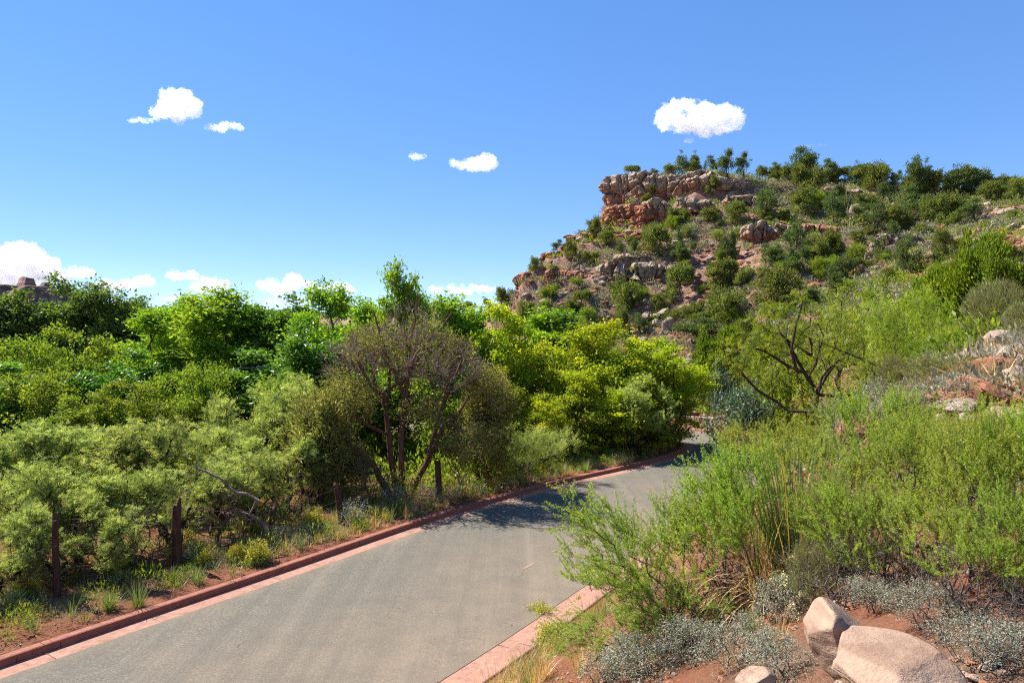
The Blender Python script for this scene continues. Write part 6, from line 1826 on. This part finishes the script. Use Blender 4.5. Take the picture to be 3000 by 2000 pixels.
for k, x, y, yt, w, lab in [(0, 1930, 1385, 1230, 260, "thicket of dark dry twigs under the bear grass"), (1, 2090, 1385, 1220, 280, "thicket of dark dry twigs under the large near acacia"), (0, 2240, 1420, 1260, 280, "thicket of dry twigs under the near acacia at the right"), (1, 1690, 1400, 1290, 200, "thicket of dark twigs under the golden blades"), (0, 1560, 1480, 1340, 240, "thicket of dry twigs under the leaning acacia"), (1, 2340, 1480, 1330, 230, "thicket of dark twigs at the right edge near the corner")]:
    q = ray_ground(x, y, 2.2, 30)
    plant("dead_bush", TG2[k], q, lab, "shrub", "leafless twig bushes", rp.uniform(0, 6), (w / 2 / FOC * q[1] / .5,) * 2 + (max(.1, zat(yt, q[1]) - q[2]) / .5,))
for k, x, y, yt, w, lab in [(0, 1960, 1390, 1290, 230, "tangle of dry grey twigs behind the big boulders"), (1, 2290, 1500, 1370, 230, "dark leafless twig bush in the bottom right corner"), (0, 2170, 1480, 1390, 170, "leafless twig bush right of the big pale boulder"), (1, 1600, 1470, 1370, 170, "dry twig bush at the foot of the leaning acacia"), (0, 2340, 1420, 1330, 150, "leafless twigs at the right edge"), (1, 1540, 1545, 1470, 120, "short dry twigs between the silvery bushes")]:
    q = ray_ground(x, y, 2.2, 30)
    plant("dead_bush", TG[k], q, lab, "shrub", "leafless twig bushes", rp.uniform(0, 6), (w / 2 / FOC * q[1] / .45,) * 2 + (max(.1, zat(yt, q[1]) - q[2]) / .42,))

# boulders in the corner
def near_boulder(x, y, Y, w, h, label, seed, sq=.9, yaw=0, tilt=0.0):
    r = np.random.default_rng(seed)
    s = Y / FOC
    V, F = stone(r, 5, (w * s / 2 * 1.12, w * s / 2 * sq * 1.12, h * s / 2 * 1.15), 0.13, 14, 0.035, .5, .8)
    c = np.array([(x - 1176) * s, Y + w * s * .3, zat(y, Y)])
    o = link("boulder", make_mesh("boulder", V, [F], [M_NEAR], None, None, True), None, tuple(c), (0, tilt, yaw))
    tag(o, label, "rock", "sandstone boulders in the corner"); return o
near_boulder(2070, 1572, 3.0, 300, 128, "big rounded pale sandstone boulder in the bottom right", 1011, 1.1, 0.2, 0.05)
near_boulder(1952, 1494, 3.45, 205, 160, "pale boulder standing behind the biggest one", 1008, .9, 0.9)
near_boulder(1745, 1580, 3.2, 90, 70, "small tan rock at the bottom edge between the silvery bushes", 1005, .9)
ri = np.random.default_rng(1010)
def near_bank(n, y0, y1, gap=-1.0, omin=7.7, u0=-.05, u1=.8):
    Yd = np.exp(ri.uniform(math.log(y0), math.log(y1), n * 3)); x = ri.uniform(u0, u1, n * 3) * Yd
    z = zfun(x, Yd); P = np.stack([x, Yd, z], 1)
    k = (road_off(x, Yd) > omin) & (vnoise(P * .9) > gap)
    return P[k][:n]
rubble("gravel", near_bank(4200, 2.3, 14, -.5), ri, 0.005, 0.05, M_LOOSE, 1, 3.4)
rubble("rubble", near_bank(260, 2.4, 12, 0.0), ri, 0.03, 0.11, M_LOOSE, 2, 2.2)
clumps("leaf_litter", near_bank(1500, 2.3, 11, -.3), ri, L_STRAW, 0.10, 14, 0.035, 0.10, None, 0.12, 0.0)
for i, (x, y, w, h, lab) in enumerate([(1700, 1402, 42, 34, "brown stone under the near acacia"), (1745, 1412, 46, 40, "pinkish stone, middle of the little row above the boulders"), (1775, 1432, 30, 26, "small stone before the pinkish one"), (1832, 1400, 50, 36, "red stone left above the paired boulders"), (1812, 1428, 40, 30, "tan stone touching the red stone"), (1860, 1425, 30, 24, "small red stone next to the boulder"), (1672, 1428, 30, 22, "red stone at the left end of the little row"), (1716, 1385, 26, 20, "shaded stone behind the others")]):
    boulder("stone", x, y, w, h, lab, 1020 + i, M_LOOSE, 2.4, 3, None, 0.35 + .3 * (i % 2), .2, i * .7, .9, "small stones by the boulders")
# red broken rock on the bare slope at the right
rubble("rubble", near_bank(520, 6.0, 11, -.6, 7.7, .62, .80), ri, 0.015, 0.13, M_LOOSE, 2, 2.6)
rubble("rubble", near_bank(200, 6.0, 11, -.3, 7.7, .30, .50), ri, 0.02, 0.09, M_LOOSE, 2, 2.6)

# grasses and flowers along the right kerb
grass_field("grass", along(ri.uniform(S0 + 4, S0 + 22, 190), 7.5 + np.abs(ri.normal(size=190)) * .7), ri, L_STRAW, 0.30, 0.0055, 44, .5)
grass_field("grass", along(ri.uniform(S0 + 4, S0 + 22, 150), 7.5 + np.abs(ri.normal(size=150)) * .9), ri, L_GRASS, 0.28, 0.0055, 40, .5)
grass_field("grass", near_bank(190, 2.3, 9, -.1), ri, L_STRAW, 0.16, 0.003, 34, .45)
grass_field("grass", near_bank(80, 2.3, 9, .1), ri, L_GRASS, 0.16, 0.003, 34, .45)
for x, y, s, lab in [(1240, 1440, 1.05, "yellow snakeweed at the right kerb, in front of the acacia tips"), (1268, 1490, .95, "yellow snakeweed lower on the right kerb"), (1490, 1240, .8, "yellow snakeweed in the acacia shade by the right kerb"), (1225, 1480, .7, "tiny yellow snakeweed spilling onto the right kerb"), (1330, 1415, .8, "yellow snakeweed among acacia twigs by the kerb")]:
    q = ray_ground(x, y, 3)
    plant("snakeweed", FL[rq.randrange(2)], q, lab, "flower", "yellow snakeweeds by the right kerb", rq.uniform(0, 6), (s, s, s))
GD = [grass_tuft(1041 + k, 110, 0.42, 0.0045, .40, L_STRAW if k else L_GRASS, .06) for k in range(2)]
for x, y, s, k, lab in [(1180, 1535, .6, 0, "green grass tuft on the right kerb at the bottom"), (1250, 1560, 1.0, 1, "straw grass tuft at the bottom beside the kerb"), (1330, 1545, 1.0, 1, "straw grass tuft in red soil at the bottom"), (1215, 1568, .7, 0, "greenish grass tuft at the bottom edge by the kerb"), (1640, 1440, .8, 0, "green grass tuft under the leaning acacia"), (1290, 1500, 1.0, 0, "green grass tuft below the yellow flowers"), (1380, 1500, .9, 1, "straw grass tuft left of the silvery bushes"), (1720, 1450, .7, 0, "fresh green grass tuft by the small stones")]:
    plant("grass_tuft", [GD[k]], ray_ground(x, y, 2.4), lab, "grass", "grass tufts by the right kerb", rq.uniform(0, 6), (s, s, s))

# the land just outside the frame, so that the place goes on
U_ = ri.uniform(-1.6, -.86, 900); Yd_ = ri.uniform(9, 60, 900); x_ = U_ * Yd_
k_ = road_off(x_, Yd_) < -3.0
clumps("undergrowth", np.stack([x_, Yd_, zfun(x_, Yd_)], 1)[k_], ri, L_OLIVE, 1.2, 130, 0.13, 0.40, None, 1.3, 0.5)
clumps("scrub", near_bank(420, 3.6, 26, -.4, 8.6, .90, 1.9), ri, L_ACA, 0.30, 120, 0.03, 0.34, None, 1.1, .8)
clumps("scrub", near_bank(300, 3.6, 26, -.4, 8.6, .90, 1.9), ri, L_SAGE, 0.22, 120, 0.028, 0.34, None, 1.0, .6)
# ------------------------------------------------------------------ far land
def far_butte():
    """red butte with a castle-like top, about 1.2 km off"""
    Y = 1200.0; U = Y / FOC
    nx_, ny_ = 420, 64
    gx = np.linspace(-330, 200, nx_); gy = np.linspace(-150, 170, ny_)
    prof_x = np.array([-330, -60, 0, 20, 36, 48, 50, 58, 70, 78, 84, 92, 100, 106, 114, 122, 135, 170, 200]); prof_y = np.array([700, 690, 676, 670, 660, 654, 645, 636, 638, 650, 659, 657, 653, 650, 649, 661, 682, 720, 740])
    X, D = np.meshgrid(gx, gy)
    top = np.interp(X, prof_x, prof_y)
    top = top + 2.5 * fbm(np.stack([X.ravel() * .35, D.ravel() * .1, 0 * X.ravel()], 1), 3).reshape(X.shape)
    H = (784 - top) * U + EYE
    fall = 1 - smooth(12, 150, np.abs(D) * (1 + 0.0 * X))
    base = 8 + (H - 8) * (0.35 + 0.65 * fall)
    castle = smooth(46, 54, X) * (1 - smooth(68, 80, X)) * (1 - smooth(9, 14, np.abs(D)))
    knob = smooth(98, 104, X) * (1 - smooth(112, 120, X)) * (1 - smooth(8, 14, np.abs(D)))
    low = np.minimum(base, (784 - 660) * U + EYE)
    Z = low + (base - low) * np.maximum(castle, knob)
    P = np.stack([X.ravel() * .06, D.ravel() * .06, 0 * X.ravel()], 1)
    Z = Z + 1.6 * fbm(P, 4).reshape(X.shape)
    q = Z / 9.0; st = (np.floor(q) + smooth(.35, .75, q - np.floor(q))) * 9
    Z = Z * .72 + st * .28
    V = np.stack([((X - 1176) * U).ravel(), (Y + D * 1.6 * U).ravel(), Z.ravel()], 1)
    i = np.arange(ny_ - 1)[:, None] * nx_; j = np.arange(nx_ - 1)[None, :]
    F = np.stack([i + j, i + j + 1, i + nx_ + j + 1, i + nx_ + j], 2).reshape(-1, 4)
    k = NT("far_red_rock")
    mp = k.n('Mapping', Scale=(.02, .02, .16)); k.t.links.new(k.coord(), mp.inputs['Vector'])
    bed = k.noise(1.0, 4, .6, mp.outputs[0]); veg = k.noise(.05, 5, .7)
    c = k.ramp(bed, [(.3, (.13, .058, .046)), (.5, (.21, .10, .078)), (.7, (.30, .19, .15))])
    c = k.mix(k.ramp(veg, [(.48, 0.0), (.56, .85)]), c, (.045, .055, .035))
    k.principled(c, .95)
    struct("distant_hill", make_mesh("distant_hill", V, [F], [k.m], None, None, True))
far_butte()

def far_mountain():
    Y = 5200.0; U = Y / FOC
    gx = np.linspace(-500, 1500, 260)
    top = 706 + 3 * fbm(np.stack([gx * .01, 0 * gx, 0 * gx], 1), 4) + 14 * smooth(520, 900, gx) + 14 * (1 - smooth(200, 380, gx))
    zs = []
    rows = [(-700, .0), (-300, .45), (-60, .9), (0, 1.0), (200, .9), (700, .3)]
    V = np.stack([np.stack([(gx - 1176) * U, np.full_like(gx, Y + d), 8 + ((784 - top) * U - 8) * f], 1) for d, f in rows], 0)
    V[:, :, 2] += 20 * fbm(np.stack([V[:, :, 0].ravel() * .004, V[:, :, 1].ravel() * .004, 0 * V[:, :, 0].ravel()], 1), 3).reshape(V.shape[:2]) * (np.array([f for _, f in rows]) < .95)[:, None]
    n = len(gx); i = np.arange(len(rows) - 1)[:, None] * n; j = np.arange(n - 1)[None, :]
    F = np.stack([i + j, i + j + 1, i + n + j + 1, i + n + j], 2).reshape(-1, 4)
    k = NT("far_forested_slope"); k.principled(k.ramp(k.noise(.004, 4, .6), [(.3, (.05, .06, .04)), (.7, (.12, .10, .08))]), .95)
    struct("far_mountain", make_mesh("far_mountain", V.reshape(-1, 3), [F], [k.m], None, None, True))
far_mountain()

# ------------------------------------------------------------------ clouds: soft-edged volumes, some 7 km off
def cloud_material(name, dens):
    k = NT(name)
    v = k.n('VolumePrincipled')
    v.inputs['Color'].default_value = (1, 1, 1, 1)
    nz = k.n('TexNoise', Scale=1.0, Detail=5, Roughness=0.62)
    tc = k.n('TexCoord'); mp = k.n('Mapping', Scale=(0.0072, 0.0072, 0.0085)); k.t.links.new(tc.outputs['Object'], mp.inputs['Vector']); k.t.links.new(mp.outputs[0], nz.inputs['Vector'])
    rg = k.n('MapRange'); k.t.links.new(nz.outputs['Fac'], rg.inputs['Value'])
    rg.inputs['From Min'].default_value = 0.40; rg.inputs['From Max'].default_value = 0.56; rg.inputs['To Max'].default_value = dens
    k.t.links.new(rg.outputs[0], v.inputs['Density'])
    v.inputs['Anisotropy'].default_value = 0.35
    k.t.links.new(v.outputs[0], k.out.inputs['Volume'])
    return k.m
M_CLOUD = cloud_material("cloud_vapour", 0.014)
M_THIN = cloud_material("thin_cloud_vapour", 0.0025)
CD = 7000.0
def cloud(x, y, w, h, label, seed, puffs=None, thin=False, flat=0.5):
    """union of displaced balls; puffs are (dx, dy, r) in units of the cloud's half width / half height"""
    r = np.random.default_rng(seed); U = CD / FOC
    g = Geo()
    if puffs is None:
        puffs = []
        m = int(6 + 4.5 * w / h)
        for i in range(m):
            dx = -.92 + 1.84 * (i + r.uniform(.1, .9)) / m; t = (1 - abs(dx)) ** .5 * r.uniform(.6, 1.15)
            puffs.append((dx, r.uniform(-.5, .45) * t - .2 * (1 - t), r.uniform(.45, .75) * (0.45 + .6 * t)))
    V0, F0 = ico(4)
    mn = min(w, h)
    for dx, dy, pr in puffs:
        c = np.array([dx * w / 2, 0, dy * h / 2]) * U
        rad = pr * 1.12 * mn / 2 * U * np.array([1.25 if w > 1.5 * h else 1.0, 1.1, 1.0])
        g.add(V0 * rad + c, None, F0)
    me = g.mesh("cloud", M_THIN if thin else M_CLOUD, True)
    o = link("cloud", me, None, ((x - 1176) * U, CD, zat(y, CD)))
    rm = o.modifiers.new("union", 'REMESH'); rm.mode = 'VOXEL'; rm.voxel_size = max(mn * U / 52, 2.0)
    for sc, st in ((mn * U * .42, mn * U * .32), (mn * U * .16, mn * U * .24), (mn * U * .06, mn * U * .15)):
        tx = bpy.data.textures.new("puff_noise", 'CLOUDS'); tx.noise_scale = sc; tx.noise_depth = 2
        d = o.modifiers.new("puff", 'DISPLACE'); d.texture = tx; d.strength = st; d.texture_coords = 'GLOBAL'; d.mid_level = 0.52
    tag(o, label, "cloud", "small fair weather clouds")
    return o
cloud(405, 240, 112, 66, "puffy white cloud, largest of the upper left three", 1, [(-.15, .55, .62), (.35, .25, .7), (-.05, -.1, .8), (-.55, -.45, .5), (.55, -.35, .6), (.1, -.55, .6), (.75, .1, .4), (-.75, -.62, .3)])
cloud(322, 276, 64, 17, "thin small cloud, leftmost of the upper left three", 2)
cloud(514, 291, 88, 27, "small flat cloud, rightmost of the upper left three", 3)
cloud(958, 358, 44, 20, "tiny cloud left of the middle one, above the juniper", 4)
cloud(1082, 376, 118, 34, "wispy white cloud in the middle of the sky", 5, [(-.7, .1, .5), (-.35, -.1, .7), (.0, -.1, .8), (.35, -.05, .9), (.62, .35, .95), (.82, -.05, .7), (.55, -.4, .6)])
cloud(1604, 275, 190, 78, "bright flat-based cloud above the cliff", 6, [(-.45, .55, .62), (-.7, .05, .62), (-.25, .1, .85), (.1, .05, .85), (.45, -.02, .8), (.78, .0, .62), (.3, .35, .55), (-.8, -.2, .4), (-.55, .85, .4), (.6, .25, .5)])
cloud(1583, 322, 26, 14, "small wisp hanging under the cloud above the cliff", 16)
cloud(50, 620, 195, 86, "big cumulus on the left horizon behind the butte", 7, [(-.75, .3, .8), (-.35, .5, .8), (.1, .45, .85), (.45, .1, .7), (-.5, -.3, .9), (.0, -.3, .9), (.6, -.35, .6), (.85, -.55, .4)])
cloud(178, 625, 74, 38, "cloud piece right of the big horizon cumulus", 8)
cloud(285, 652, 150, 30, "long low cloud over the dark sycamores", 9)
cloud(330, 640, 50, 26, "rounded cap on the long low cloud's right end", 19)
cloud(418, 630, 74, 30, "small grey-bellied cloud left of the spired ash", 10)
cloud(482, 652, 88, 46, "white cumulus above the spired ash", 11)
cloud(396, 686, 54, 13, "sliver of cloud just over the sycamore tops", 12)
cloud(660, 655, 150, 44, "horizon cumulus above the walnut tree", 13)
cloud(765, 664, 110, 32, "low cloud left of the bright leafy top", 14)
cloud(665, 690, 120, 26, "low cloud bank behind the walnut's top", 18)
cloud(1070, 664, 190, 26, "long low cloud right of the bright leafy top", 15)
cloud(1858, 334, 84, 10, "faint streak of cloud above the ridge", 17, None, True)
